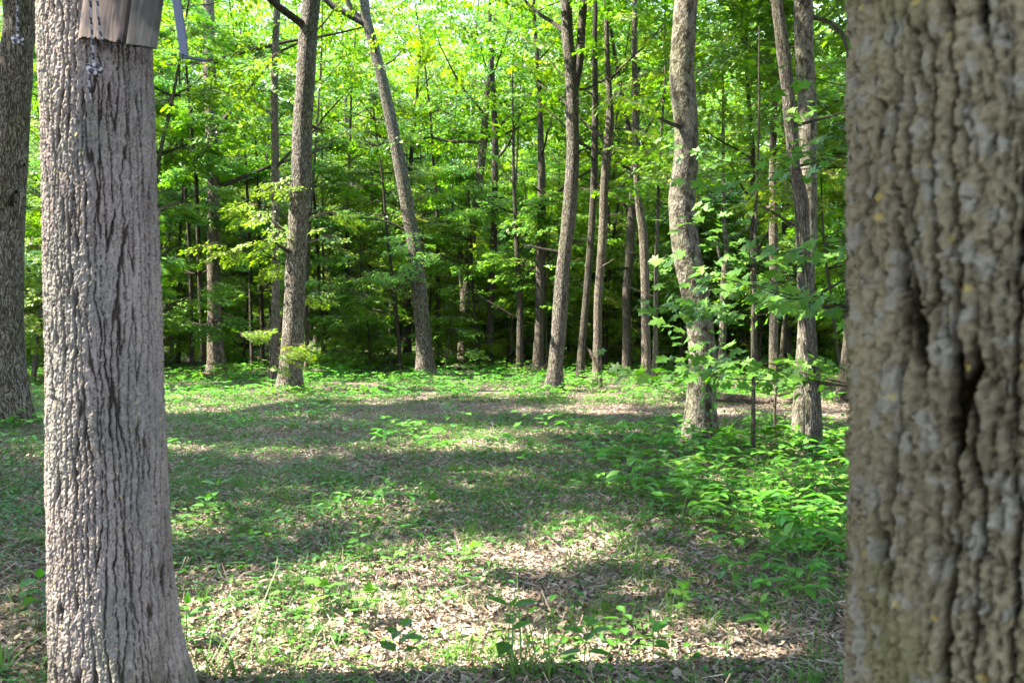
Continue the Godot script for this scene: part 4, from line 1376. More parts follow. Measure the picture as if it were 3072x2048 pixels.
	{"n": "maple_tree", "l": "right one of two close thin trunks, standing on two legs", "b": 3, "c": Vector3(9, 17, 3),
		"p": [Vector3(2.04, -0.05, -23.94), Vector3(2.05, 0.32, -23.94), Vector3(2.06, 1.28, -23.94), Vector3(2.07, 2.08, -23.94), Vector3(2.13, 2.88, -23.94), Vector3(2.19, 3.84, -23.94), Vector3(2.21, 4.80, -23.94), Vector3(2.27, 5.60, -23.94), Vector3(2.35, 6.31, -23.94), Vector3(2.33, 7.11, -23.94), Vector3(2.28, 8.06, -23.94)],
		"r": [0.144, 0.112, 0.100, 0.100, 0.104, 0.104, 0.096, 0.100, 0.104, 0.072, 0.060], "f": []},
	{"n": "maple_tree", "l": "trunk forking in a narrow V above, left of the mottled curved tree", "b": 1, "c": Vector3(8, 16, 3),
		"p": [Vector3(3.46, -0.15, -30.00), Vector3(3.46, 1.23, -30.00), Vector3(3.45, 2.43, -30.00), Vector3(3.55, 3.64, -30.00), Vector3(3.63, 5.24, -30.00), Vector3(3.68, 6.44, -30.00), Vector3(3.57, 7.03, -30.00), Vector3(3.42, 7.73, -30.00), Vector3(3.30, 8.43, -30.00)],
		"r": [0.131, 0.121, 0.126, 0.131, 0.121, 0.121, 0.100, 0.075, 0.060], "f": [{"p": [Vector3(3.64, 6.79, -30.00), Vector3(3.71, 7.23, -29.98), Vector3(3.76, 7.82, -29.96), Vector3(3.77, 8.42, -29.94), Vector3(3.80, 9.21, -29.92)], "r": [0.090, 0.085, 0.085, 0.075, 0.050]}]},
	{"n": "maple_tree", "l": "long straight trunk with dappled light left of the mottled curved tree", "b": 3, "c": Vector3(9, 17, 3.5),
		"p": [Vector3(3.53, -0.05, -26.04), Vector3(3.52, 0.39, -26.04), Vector3(3.50, 1.26, -26.04), Vector3(3.48, 2.57, -26.04), Vector3(3.44, 3.70, -26.04), Vector3(3.38, 4.22, -26.04), Vector3(3.30, 4.74, -26.04), Vector3(3.24, 5.78, -26.04), Vector3(3.20, 7.08, -26.04), Vector3(3.19, 8.64, -26.04), Vector3(3.20, 9.93, -26.04)],
		"r": [0.157, 0.122, 0.113, 0.113, 0.118, 0.113, 0.096, 0.087, 0.078, 0.070, 0.061], "f": []},
	{"n": "maple_tree", "l": "thin pale pole of a tree nearest the mottled curved tree", "b": 2, "c": Vector3(7, 12, 2),
		"p": [Vector3(3.47, -0.05, -24.21), Vector3(3.49, 0.79, -24.21), Vector3(3.50, 1.69, -24.21), Vector3(3.51, 2.90, -24.21), Vector3(3.54, 4.11, -24.21), Vector3(3.56, 5.16, -24.21), Vector3(3.62, 6.13, -24.21)],
		"r": [0.073, 0.057, 0.053, 0.049, 0.045, 0.041, 0.032], "f": []},
	{"n": "beech_tree", "l": "mottled grey trunk with a curved bend and climbing leaves", "b": 2, "c": Vector3(9, 18, 4.5),
		"p": [Vector3(2.31, -0.05, -12.30), Vector3(2.32, 0.15, -12.30), Vector3(2.34, 0.44, -12.30), Vector3(2.36, 0.85, -12.30), Vector3(2.36, 1.18, -12.30), Vector3(2.32, 1.55, -12.30), Vector3(2.26, 1.88, -12.30), Vector3(2.19, 2.21, -12.30), Vector3(2.11, 2.66, -12.30), Vector3(2.10, 3.03, -12.30), Vector3(2.12, 3.32, -12.30), Vector3(2.15, 3.60, -12.30), Vector3(2.15, 3.91, -12.30), Vector3(2.11, 4.26, -12.30), Vector3(2.09, 4.54, -12.30), Vector3(2.10, 4.87, -12.30), Vector3(2.12, 5.18, -12.30), Vector3(2.14, 5.48, -12.30), Vector3(2.15, 5.85, -12.30)],
		"r": [0.243, 0.206, 0.181, 0.173, 0.169, 0.165, 0.163, 0.169, 0.167, 0.163, 0.159, 0.150, 0.146, 0.154, 0.152, 0.144, 0.142, 0.136, 0.132], "f": []},
	{"n": "ash_tree", "l": "slender grey trunk leaning left, right of the mottled curved tree", "b": 0, "c": Vector3(9, 16, 3.5),
		"p": [Vector3(3.47, -0.05, -11.34), Vector3(3.45, 0.18, -11.34), Vector3(3.44, 0.56, -11.34), Vector3(3.38, 1.36, -11.34), Vector3(3.32, 2.16, -11.34), Vector3(3.29, 2.91, -11.34), Vector3(3.21, 3.29, -11.34), Vector3(3.17, 3.74, -11.34), Vector3(3.13, 4.16, -11.34), Vector3(3.08, 4.59, -11.34), Vector3(3.04, 4.87, -11.34), Vector3(3.00, 5.17, -11.34), Vector3(2.98, 5.43, -11.34)],
		"r": [0.099, 0.087, 0.087, 0.091, 0.080, 0.082, 0.063, 0.076, 0.072, 0.078, 0.068, 0.063, 0.061], "f": []},
	{"n": "maple_tree", "l": "mottled trunk standing close behind the slender grey leaning trunk", "b": 2, "c": Vector3(9, 17, 4),
		"p": [Vector3(3.73, -0.05, -12.84), Vector3(3.74, 0.52, -12.84), Vector3(3.78, 1.38, -12.84), Vector3(3.83, 2.67, -12.84), Vector3(3.81, 3.70, -12.84), Vector3(3.80, 4.19, -12.84), Vector3(3.78, 4.68, -12.84), Vector3(3.75, 5.17, -12.84), Vector3(3.74, 5.66, -12.84), Vector3(3.74, 6.00, -12.84)],
		"r": [0.107, 0.099, 0.095, 0.095, 0.103, 0.120, 0.120, 0.120, 0.118, 0.116], "f": [{"p": [Vector3(3.86, 5.44, -12.84), Vector3(4.10, 5.36, -12.82), Vector3(4.23, 5.22, -12.80), Vector3(4.29, 5.00, -12.78), Vector3(4.29, 4.66, -12.76)], "r": [0.030, 0.028, 0.026, 0.021, 0.013]}]},
	{"n": "maple_tree", "l": "thin dark trunk between the mottled curved tree and the slender grey trunk", "b": 1, "c": Vector3(6, 12, 2.5),
		"p": [Vector3(5.40, -0.11, -22.00), Vector3(5.36, 0.93, -22.00), Vector3(5.34, 2.40, -22.00), Vector3(5.32, 3.51, -22.00), Vector3(5.31, 4.53, -22.00), Vector3(5.30, 5.41, -22.00)],
		"r": [0.081, 0.070, 0.066, 0.063, 0.059, 0.052], "f": []},
	{"n": "maple_tree", "l": "pale lit trunk with bright foot behind the long fallen log", "b": 3, "c": Vector3(7, 13, 3),
		"p": [Vector3(5.37, -0.05, -20.46), Vector3(5.38, 0.29, -20.46), Vector3(5.38, 1.31, -20.46), Vector3(5.38, 2.34, -20.46), Vector3(5.37, 3.37, -20.46), Vector3(5.37, 4.05, -20.46), Vector3(5.35, 4.87, -20.46)],
		"r": [0.123, 0.089, 0.089, 0.089, 0.092, 0.086, 0.072], "f": []},
	{"n": "maple_tree", "l": "dark trunk glimpsed just left of the slender grey leaning trunk", "b": 1, "c": Vector3(7, 14, 3),
		"p": [Vector3(9.13, -0.05, -33.00), Vector3(9.12, 1.75, -33.00), Vector3(9.09, 3.96, -33.00), Vector3(9.06, 5.39, -33.00), Vector3(9.03, 6.93, -33.00)],
		"r": [0.144, 0.133, 0.133, 0.122, 0.099], "f": []},
	{"n": "maple_tree", "l": "pale trunk with a low fork right of the mottled curved tree", "b": 2, "c": Vector3(6, 12, 2.5),
		"p": [Vector3(6.10, -0.08, -29.00), Vector3(6.14, 1.24, -29.00), Vector3(6.17, 2.69, -29.00), Vector3(6.23, 3.56, -29.00), Vector3(6.18, 4.34, -29.00), Vector3(6.16, 5.50, -29.00), Vector3(6.14, 6.85, -29.00)],
		"r": [0.117, 0.107, 0.097, 0.078, 0.068, 0.058, 0.049], "f": [{"p": [Vector3(6.23, 3.18, -29.00), Vector3(6.05, 3.47, -28.98), Vector3(5.98, 3.85, -28.96), Vector3(5.96, 4.14, -28.94)], "r": [0.058, 0.053, 0.044, 0.029]}]},
	{"n": "oak_tree", "l": "dark broad trunk half hidden by the big blurred trunk at right", "b": 1, "c": Vector3(8, 16, 4),
		"p": [Vector3(6.36, -0.06, -19.00), Vector3(6.42, 0.56, -19.00), Vector3(6.45, 1.33, -19.00), Vector3(6.47, 2.28, -19.00), Vector3(6.48, 3.23, -19.00), Vector3(6.49, 4.12, -19.00), Vector3(6.49, 5.76, -19.00)],
		"r": [0.223, 0.146, 0.115, 0.095, 0.089, 0.089, 0.083], "f": []},
]

var fleck_table := [
	{"at": Vector3(-1.28, 0.00, -4.10), "r": 0.46},
	{"at": Vector3(-0.97, 0.00, -3.83), "r": 0.46},
	{"at": Vector3(-0.70, 0.00, -3.83), "r": 0.46},
	{"at": Vector3(-0.47, 0.00, -3.83), "r": 0.46},
	{"at": Vector3(-0.25, 0.00, -3.83), "r": 0.41},
	{"at": Vector3(-1.18, 0.00, -5.43), "r": 0.20},
	{"at": Vector3(-1.21, 0.00, -5.22), "r": 0.16},
	{"at": Vector3(-1.05, 0.00, -5.34), "r": 0.15},
	{"at": Vector3(-1.35, 0.00, -4.34), "r": 0.38},
	{"at": Vector3(-1.16, 0.00, -4.28), "r": 0.36},
	{"at": Vector3(-0.90, 0.00, -4.28), "r": 0.36},
	{"at": Vector3(-0.67, 0.00, -4.28), "r": 0.38},
	{"at": Vector3(-0.59, 0.00, -4.52), "r": 0.36},
	{"at": Vector3(-0.44, 0.00, -4.65), "r": 0.38},
	{"at": Vector3(-0.23, 0.00, -4.58), "r": 0.38},
	{"at": Vector3(-0.33, 0.00, -4.31), "r": 0.36},
	{"at": Vector3(-0.55, 0.00, -5.07), "r": 0.18},
	{"at": Vector3(-0.70, 0.00, -5.40), "r": 0.12},
	{"at": Vector3(-0.14, 0.00, -4.31), "r": 0.31},
	{"at": Vector3(0.84, 0.00, -4.52), "r": 0.24},
	{"at": Vector3(1.03, 0.00, -4.46), "r": 0.20},
	{"at": Vector3(1.28, 0.00, -4.25), "r": 0.22},
	{"at": Vector3(0.71, 0.00, -4.34), "r": 0.15},
	{"at": Vector3(0.68, 0.00, -7.29), "r": 0.14},
	{"at": Vector3(0.73, 0.00, -6.72), "r": 0.16},
	{"at": Vector3(0.78, 0.00, -6.03), "r": 0.14},
	{"at": Vector3(0.33, 0.00, -6.03), "r": 0.12},
	{"at": Vector3(0.54, 0.00, -5.91), "r": 0.12},
	{"at": Vector3(0.14, 0.00, -9.72), "r": 0.28},
	{"at": Vector3(-0.05, 0.00, -9.87), "r": 0.15},
	{"at": Vector3(-1.05, 0.00, -8.34), "r": 0.25},
	{"at": Vector3(-2.22, 0.00, -7.89), "r": 0.25},
	{"at": Vector3(-3.87, 0.00, -11.61), "r": 0.35},
	{"at": Vector3(-2.55, 0.00, -19.05), "r": 0.60},
	{"at": Vector3(-2.97, 0.00, -20.16), "r": 0.50},
	{"at": Vector3(1.35, 0.00, -16.71), "r": 0.45},
	{"at": Vector3(1.28, 0.00, -13.71), "r": 0.40},
	{"at": Vector3(-0.27, 0.00, -13.29), "r": 0.50},
	{"at": Vector3(-0.78, 0.00, -12.12), "r": 0.45},
	{"at": Vector3(0.50, 0.00, -12.03), "r": 0.30},
	{"at": Vector3(-2.68, 0.00, -11.43), "r": 0.25},
	{"at": Vector3(-1.12, 0.00, -14.58), "r": 0.30},
	{"at": Vector3(-0.67, 0.00, -5.97), "r": 0.15},
	{"at": Vector3(-6.14, 0.00, -20.16), "r": 1.10},
	{"at": Vector3(-5.61, 0.00, -20.16), "r": 1.20},
	{"at": Vector3(-5.40, 0.00, -21.42), "r": 1.00},
	{"at": Vector3(-5.74, 0.00, -17.58), "r": 1.00},
	{"at": Vector3(-8.18, 0.00, -25.38), "r": 0.70},
	{"at": Vector3(-4.64, 0.00, -19.05), "r": 0.60},
	{"at": Vector3(-4.93, 0.00, -23.64), "r": 0.60},
	{"at": Vector3(-4.62, 0.00, -25.38), "r": 0.70},
	{"at": Vector3(-3.81, 0.00, -24.48), "r": 0.60},
	{"at": Vector3(-3.29, 0.00, -25.38), "r": 0.50},
	{"at": Vector3(-1.72, 0.00, -23.64), "r": 0.80},
	{"at": Vector3(-0.81, 0.00, -24.48), "r": 0.60},
	{"at": Vector3(0.77, 0.00, -23.64), "r": 0.80},
	{"at": Vector3(0.04, 0.00, -21.42), "r": 0.40},
	{"at": Vector3(2.33, 0.00, -20.16), "r": 0.90},
	{"at": Vector3(3.23, 0.00, -21.42), "r": 0.70},
	{"at": Vector3(1.77, 0.00, -18.03), "r": 0.50},
	{"at": Vector3(5.07, 0.00, -22.11), "r": 0.80},
	{"at": Vector3(5.33, 0.00, -20.16), "r": 0.90},
	{"at": Vector3(5.47, 0.00, -18.54), "r": 0.80},
	{"at": Vector3(4.10, 0.00, -12.93), "r": 0.30},
	{"at": Vector3(3.04, 0.00, -10.08), "r": 0.25},
	{"at": Vector3(3.06, 0.00, -9.66), "r": 0.25},
	{"at": Vector3(5.05, 0.00, -15.93), "r": 0.50},
	{"at": Vector3(3.47, 0.00, -16.71), "r": 0.40},
	{"at": Vector3(3.12, 0.00, -18.54), "r": 0.40},
	{"at": Vector3(2.01, 0.00, -29.79), "r": 1.00},
	{"at": Vector3(-9.25, 0.52, -49.63), "r": 2.00},
	{"at": Vector3(-7.48, 0.40, -45.46), "r": 2.50},
	{"at": Vector3(-4.54, 0.39, -45.94), "r": 1.50},
	{"at": Vector3(-7.37, 0.03, -32.01), "r": 1.20},
	{"at": Vector3(0.74, 0.00, -31.14), "r": 0.80},
	{"at": Vector3(-12.65, 0.83, -60.77), "r": 2.50},
	{"at": Vector3(-15.23, 0.40, -45.46), "r": 2.00},
	{"at": Vector3(-7.78, 0.00, -15.93), "r": 0.40},
	{"at": Vector3(-14.03, 0.00, -29.79), "r": 1.00},
	{"at": Vector3(-26.43, 0.66, -54.64), "r": 3.00},
	{"at": Vector3(-1.61, 2.84, -3.75), "r": 0.24},
	{"at": Vector3(-1.61, 2.71, -3.75), "r": 0.24},
	{"at": Vector3(-1.61, 2.58, -3.75), "r": 0.24},
	{"at": Vector3(-1.61, 2.45, -3.75), "r": 0.24},
	{"at": Vector3(-1.61, 2.32, -3.75), "r": 0.24},
	{"at": Vector3(-1.62, 2.19, -3.75), "r": 0.24},
	{"at": Vector3(-1.62, 2.05, -3.75), "r": 0.24},
	{"at": Vector3(-1.62, 1.92, -3.75), "r": 0.24},
	{"at": Vector3(-1.62, 1.79, -3.75), "r": 0.24},
	{"at": Vector3(-1.62, 1.66, -3.75), "r": 0.24},
	{"at": Vector3(-1.60, 1.53, -3.75), "r": 0.24},
	{"at": Vector3(-1.60, 1.40, -3.75), "r": 0.24},
	{"at": Vector3(-1.60, 1.26, -3.75), "r": 0.24},
	{"at": Vector3(-1.60, 1.13, -3.75), "r": 0.24},
	{"at": Vector3(-1.60, 1.00, -3.75), "r": 0.24},
	{"at": Vector3(-1.60, 0.87, -3.75), "r": 0.24},
	{"at": Vector3(-1.60, 0.74, -3.75), "r": 0.24},
	{"at": Vector3(-1.60, 0.60, -3.75), "r": 0.24},
	{"at": Vector3(-1.60, 0.47, -3.75), "r": 0.24},
	{"at": Vector3(-1.60, 0.34, -3.75), "r": 0.24},
	{"at": Vector3(-1.61, 0.20, -3.75), "r": 0.24},
	{"at": Vector3(-1.46, 2.65, -3.70), "r": 0.12},
	{"at": Vector3(-1.46, 2.29, -3.70), "r": 0.12},
	{"at": Vector3(-1.46, 2.18, -3.70), "r": 0.12},
	{"at": Vector3(-1.47, 1.76, -3.70), "r": 0.12},
	{"at": Vector3(-1.47, 0.85, -3.70), "r": 0.12},
	{"at": Vector3(-1.47, 0.70, -3.70), "r": 0.12},
	{"at": Vector3(-9.18, 2.96, -30.45), "r": 0.44},
	{"at": Vector3(-9.18, 2.55, -30.45), "r": 0.44},
	{"at": Vector3(-9.18, 2.19, -30.45), "r": 0.44},
	{"at": Vector3(-9.14, 9.19, -30.45), "r": 0.44},
	{"at": Vector3(-9.15, 8.74, -30.45), "r": 0.44},
	{"at": Vector3(-9.15, 8.28, -30.45), "r": 0.44},
	{"at": Vector3(-9.19, 0.61, -30.45), "r": 0.44},
	{"at": Vector3(-9.19, 0.31, -30.45), "r": 0.44},
	{"at": Vector3(1.22, 4.47, -21.84), "r": 0.47},
	{"at": Vector3(1.22, 4.22, -21.84), "r": 0.47},
	{"at": Vector3(1.22, 3.93, -21.84), "r": 0.47},
	{"at": Vector3(1.22, 3.64, -21.84), "r": 0.47},
	{"at": Vector3(1.22, 3.31, -21.84), "r": 0.47},
	{"at": Vector3(2.04, 5.36, -12.30), "r": 0.26},
	{"at": Vector3(2.02, 4.50, -12.30), "r": 0.26},
	{"at": Vector3(2.07, 3.85, -12.30), "r": 0.26},
	{"at": Vector3(2.10, 3.48, -12.30), "r": 0.26},
	{"at": Vector3(2.22, 2.66, -12.30), "r": 0.26},
	{"at": Vector3(2.32, 2.44, -12.30), "r": 0.26},
	{"at": Vector3(2.26, 0.65, -12.30), "r": 0.26},
	{"at": Vector3(-3.79, 8.89, -29.46), "r": 0.44},
	{"at": Vector3(-3.65, 7.82, -29.46), "r": 0.44},
	{"at": Vector3(-3.40, 6.35, -29.46), "r": 0.44},
	{"at": Vector3(-3.31, 5.95, -29.46), "r": 0.44},
	{"at": Vector3(-2.91, 4.19, -29.46), "r": 0.44},
	{"at": Vector3(-2.64, 0.39, -29.46), "r": 0.44},
	{"at": Vector3(-4.52, 7.63, -21.84), "r": 0.42},
	{"at": Vector3(-4.56, 6.94, -21.84), "r": 0.42},
	{"at": Vector3(-4.74, 6.33, -21.84), "r": 0.42},
	{"at": Vector3(-4.67, 6.11, -21.84), "r": 0.42},
	{"at": Vector3(-4.67, 5.38, -21.84), "r": 0.42},
	{"at": Vector3(-4.67, 5.17, -21.84), "r": 0.42},
	{"at": Vector3(-4.98, 1.59, -21.84), "r": 0.42},
	{"at": Vector3(-4.98, 1.41, -21.84), "r": 0.42},
	{"at": Vector3(-5.02, 0.50, -21.84), "r": 0.42},
	{"at": Vector3(-5.06, 0.28, -21.84), "r": 0.42},
	{"at": Vector3(-4.89, 0.13, -21.84), "r": 0.42},
	{"at": Vector3(-1.66, 2.57, -34.44), "r": 0.52},
	{"at": Vector3(-1.66, 1.65, -34.44), "r": 0.52},
	{"at": Vector3(-1.66, 1.19, -34.44), "r": 0.52},
	{"at": Vector3(-1.66, 0.73, -34.44), "r": 0.52},
	{"at": Vector3(-1.66, 0.26, -34.44), "r": 0.52},
	{"at": Vector3(0.82, 0.70, -30.87), "r": 0.52},
	{"at": Vector3(0.82, 0.39, -30.87), "r": 0.52},
	{"at": Vector3(2.07, 4.80, -23.94), "r": 0.42},
	{"at": Vector3(2.07, 4.16, -23.94), "r": 0.42},
	{"at": Vector3(2.08, 1.28, -23.94), "r": 0.42},
	{"at": Vector3(2.08, 1.20, -23.94), "r": 0.42},
	{"at": Vector3(2.08, 0.24, -23.94), "r": 0.42},
	{"at": Vector3(3.43, 3.87, -26.04), "r": 0.44},
	{"at": Vector3(3.43, 3.61, -26.04), "r": 0.44},
	{"at": Vector3(3.43, 3.35, -26.04), "r": 0.44},
	{"at": Vector3(3.43, 3.01, -26.04), "r": 0.44},
	{"at": Vector3(3.43, 2.66, -26.04), "r": 0.44},
	{"at": Vector3(5.36, 4.05, -20.46), "r": 0.52},
	{"at": Vector3(5.36, 3.78, -20.46), "r": 0.52},
	{"at": Vector3(5.38, 0.15, -20.46), "r": 0.52},
	{"at": Vector3(5.37, 0.29, -20.46), "r": 0.52},
	{"at": Vector3(-20.88, 8.15, -44.00), "r": 0.72},
	{"at": Vector3(-20.88, 7.57, -44.00), "r": 0.72},
	{"at": Vector3(-20.95, -0.96, -44.00), "r": 0.72},
	{"at": Vector3(-5.71, 1.26, -42.00), "r": 0.62},
	{"at": Vector3(-5.71, 0.84, -42.00), "r": 0.62},
	{"at": Vector3(-6.73, 7.85, -42.00), "r": 0.52},
	{"at": Vector3(-6.73, 7.50, -42.00), "r": 0.52},
	{"at": Vector3(1.44, 1.79, -7.00), "r": 0.25},
	{"at": Vector3(2.16, 1.98, -8.80), "r": 0.20},
	{"at": Vector3(1.56, 1.67, -7.00), "r": 0.25},
	{"at": Vector3(2.31, 1.83, -8.80), "r": 0.20},
	{"at": Vector3(1.37, 1.62, -7.00), "r": 0.25},
	{"at": Vector3(2.07, 1.77, -8.80), "r": 0.20},
	{"at": Vector3(1.67, 1.23, -7.00), "r": 0.25},
	{"at": Vector3(2.46, 1.27, -8.80), "r": 0.20},
	{"at": Vector3(1.09, 1.67, -7.00), "r": 0.25},
	{"at": Vector3(1.72, 1.83, -8.80), "r": 0.20},
	{"at": Vector3(3.05, 4.95, -11.34), "r": 0.34},
	{"at": Vector3(3.07, 4.61, -11.34), "r": 0.34},
	{"at": Vector3(3.43, 0.83, -11.34), "r": 0.34},
	{"at": Vector3(3.46, 0.45, -11.34), "r": 0.34},
]

var wood_table := [
	{"n": "fallen_log", "l": "long pale fallen log lying beyond the mottled curved tree", "r": 0.100, "p": [Vector3(3.64, 0.15, -18.60), Vector3(4.12, 0.10, -18.50), Vector3(4.71, 0.07, -18.40), Vector3(5.21, 0.06, -18.00)]},
	{"n": "fallen_branch", "l": "pale bare branch propped aslant left of the slender double trunk", "r": 0.090, "p": [Vector3(-11.00, 1.16, -40.00), Vector3(-10.59, 0.98, -39.50), Vector3(-10.00, 0.73, -39.00), Vector3(-9.18, 0.35, -38.00)]},
	{"n": "dead_stick", "l": "pale dead stick standing aslant before the leaning sunlit trunk", "r": 0.050, "p": [Vector3(-5.79, 0.77, -38.00), Vector3(-5.71, 0.46, -38.00), Vector3(-5.61, 0.04, -38.00)]},
	{"n": "fallen_branch", "l": "dark bare branch rising aslant left of the leaning forked tree", "r": 0.060, "p": [Vector3(-5.19, 0.07, -38.00), Vector3(-4.79, 0.37, -38.00), Vector3(-4.47, 0.77, -38.00), Vector3(-4.20, 1.22, -38.00)]},
	{"n": "dead_stick", "l": "thin arched pale twig left of the foot of the leaning forked tree", "r": 0.025, "p": [Vector3(-3.80, 0.08, -31.00), Vector3(-3.74, 0.49, -31.00), Vector3(-3.59, 0.72, -31.00), Vector3(-3.44, 0.78, -31.00)]},
	{"n": "fallen_log", "l": "dark log lying at the foot of the forked sunlit-foot tree", "r": 0.140, "p": [Vector3(-1.62, 0.17, -37.00), Vector3(-0.68, 0.06, -36.00), Vector3(0.40, -0.08, -35.00)]},
	{"n": "fallen_log", "l": "short dark log crossing behind the greenish slender middle trunk", "r": 0.200, "p": [Vector3(-0.20, 0.11, -38.00), Vector3(0.81, 0.07, -38.00)]},
	{"n": "fallen_log", "l": "dark log lying in shade right of the thick furrowed trunk", "r": 0.140, "p": [Vector3(-9.51, 0.28, -45.00), Vector3(-8.49, 0.13, -44.00), Vector3(-7.58, 0.04, -43.00)]},
	{"n": "fallen_log", "l": "dark mossy log end behind the flared foot of the sunlit straight trunk", "r": 0.320, "p": [Vector3(-13.34, 0.47, -46.00), Vector3(-12.22, 0.31, -45.00)]},
	{"n": "fallen_branch", "l": "grey twig forking on the ground beside the thick grey tree", "r": 0.009, "p": [Vector3(-3.55, 0.03, -10.20), Vector3(-3.34, 0.01, -10.00), Vector3(-3.23, -0.02, -9.90), Vector3(-3.05, -0.04, -9.70)]},
	{"n": "dead_stick", "l": "grey stick lying in the leaf litter near the big blurred trunk", "r": 0.013, "p": [Vector3(0.96, -0.00, -4.50), Vector3(1.05, -0.01, -4.48), Vector3(1.13, -0.01, -4.45), Vector3(1.20, -0.01, -4.43)]},
	{"n": "dead_stick", "l": "grey stick half hidden behind the foot of the big blurred trunk", "r": 0.012, "p": [Vector3(1.32, -0.01, -4.40), Vector3(1.45, -0.01, -4.50), Vector3(1.59, -0.00, -4.52)]},
	{"n": "dead_stick", "l": "dark twig lying on the litter left of the thick grey tree", "r": 0.012, "p": [Vector3(-3.09, -0.01, -5.90), Vector3(-2.90, -0.01, -5.85), Vector3(-2.75, 0.00, -5.90)]},
	{"n": "dead_stick", "l": "long thin twig across the litter in the middle of the clearing", "r": 0.007, "p": [Vector3(-1.47, 0.01, -6.20), Vector3(-1.11, -0.00, -6.15), Vector3(-0.72, 0.00, -6.20)]},
	{"n": "dead_stick", "l": "thin pale twig in the litter right of the thick grey tree", "r": 0.006, "p": [Vector3(-1.91, -0.00, -5.65), Vector3(-1.76, -0.00, -5.60), Vector3(-1.54, -0.00, -5.62)]},
	{"n": "dead_stick", "l": "thin pale stem standing before the long fallen log", "r": 0.022, "p": [Vector3(3.44, -0.01, -13.00), Vector3(3.44, 0.34, -13.00), Vector3(3.45, 0.79, -13.00), Vector3(3.46, 1.12, -13.00)]},
	{"n": "dead_stick", "l": "slim pale snag split in two at the foot of the two-legged trunk", "r": 0.050, "p": [Vector3(2.07, -0.01, -23.40), Vector3(2.02, 0.42, -23.50), Vector3(1.90, 0.73, -23.60), Vector3(1.84, 0.89, -23.70)]},
	{"n": "dead_stick", "l": "short upright broken stem left of the picture middle among far twigs", "r": 0.030, "p": [Vector3(-0.18, 0.04, -33.00), Vector3(-0.13, 0.54, -33.00), Vector3(-0.07, 0.98, -33.00)]},
]
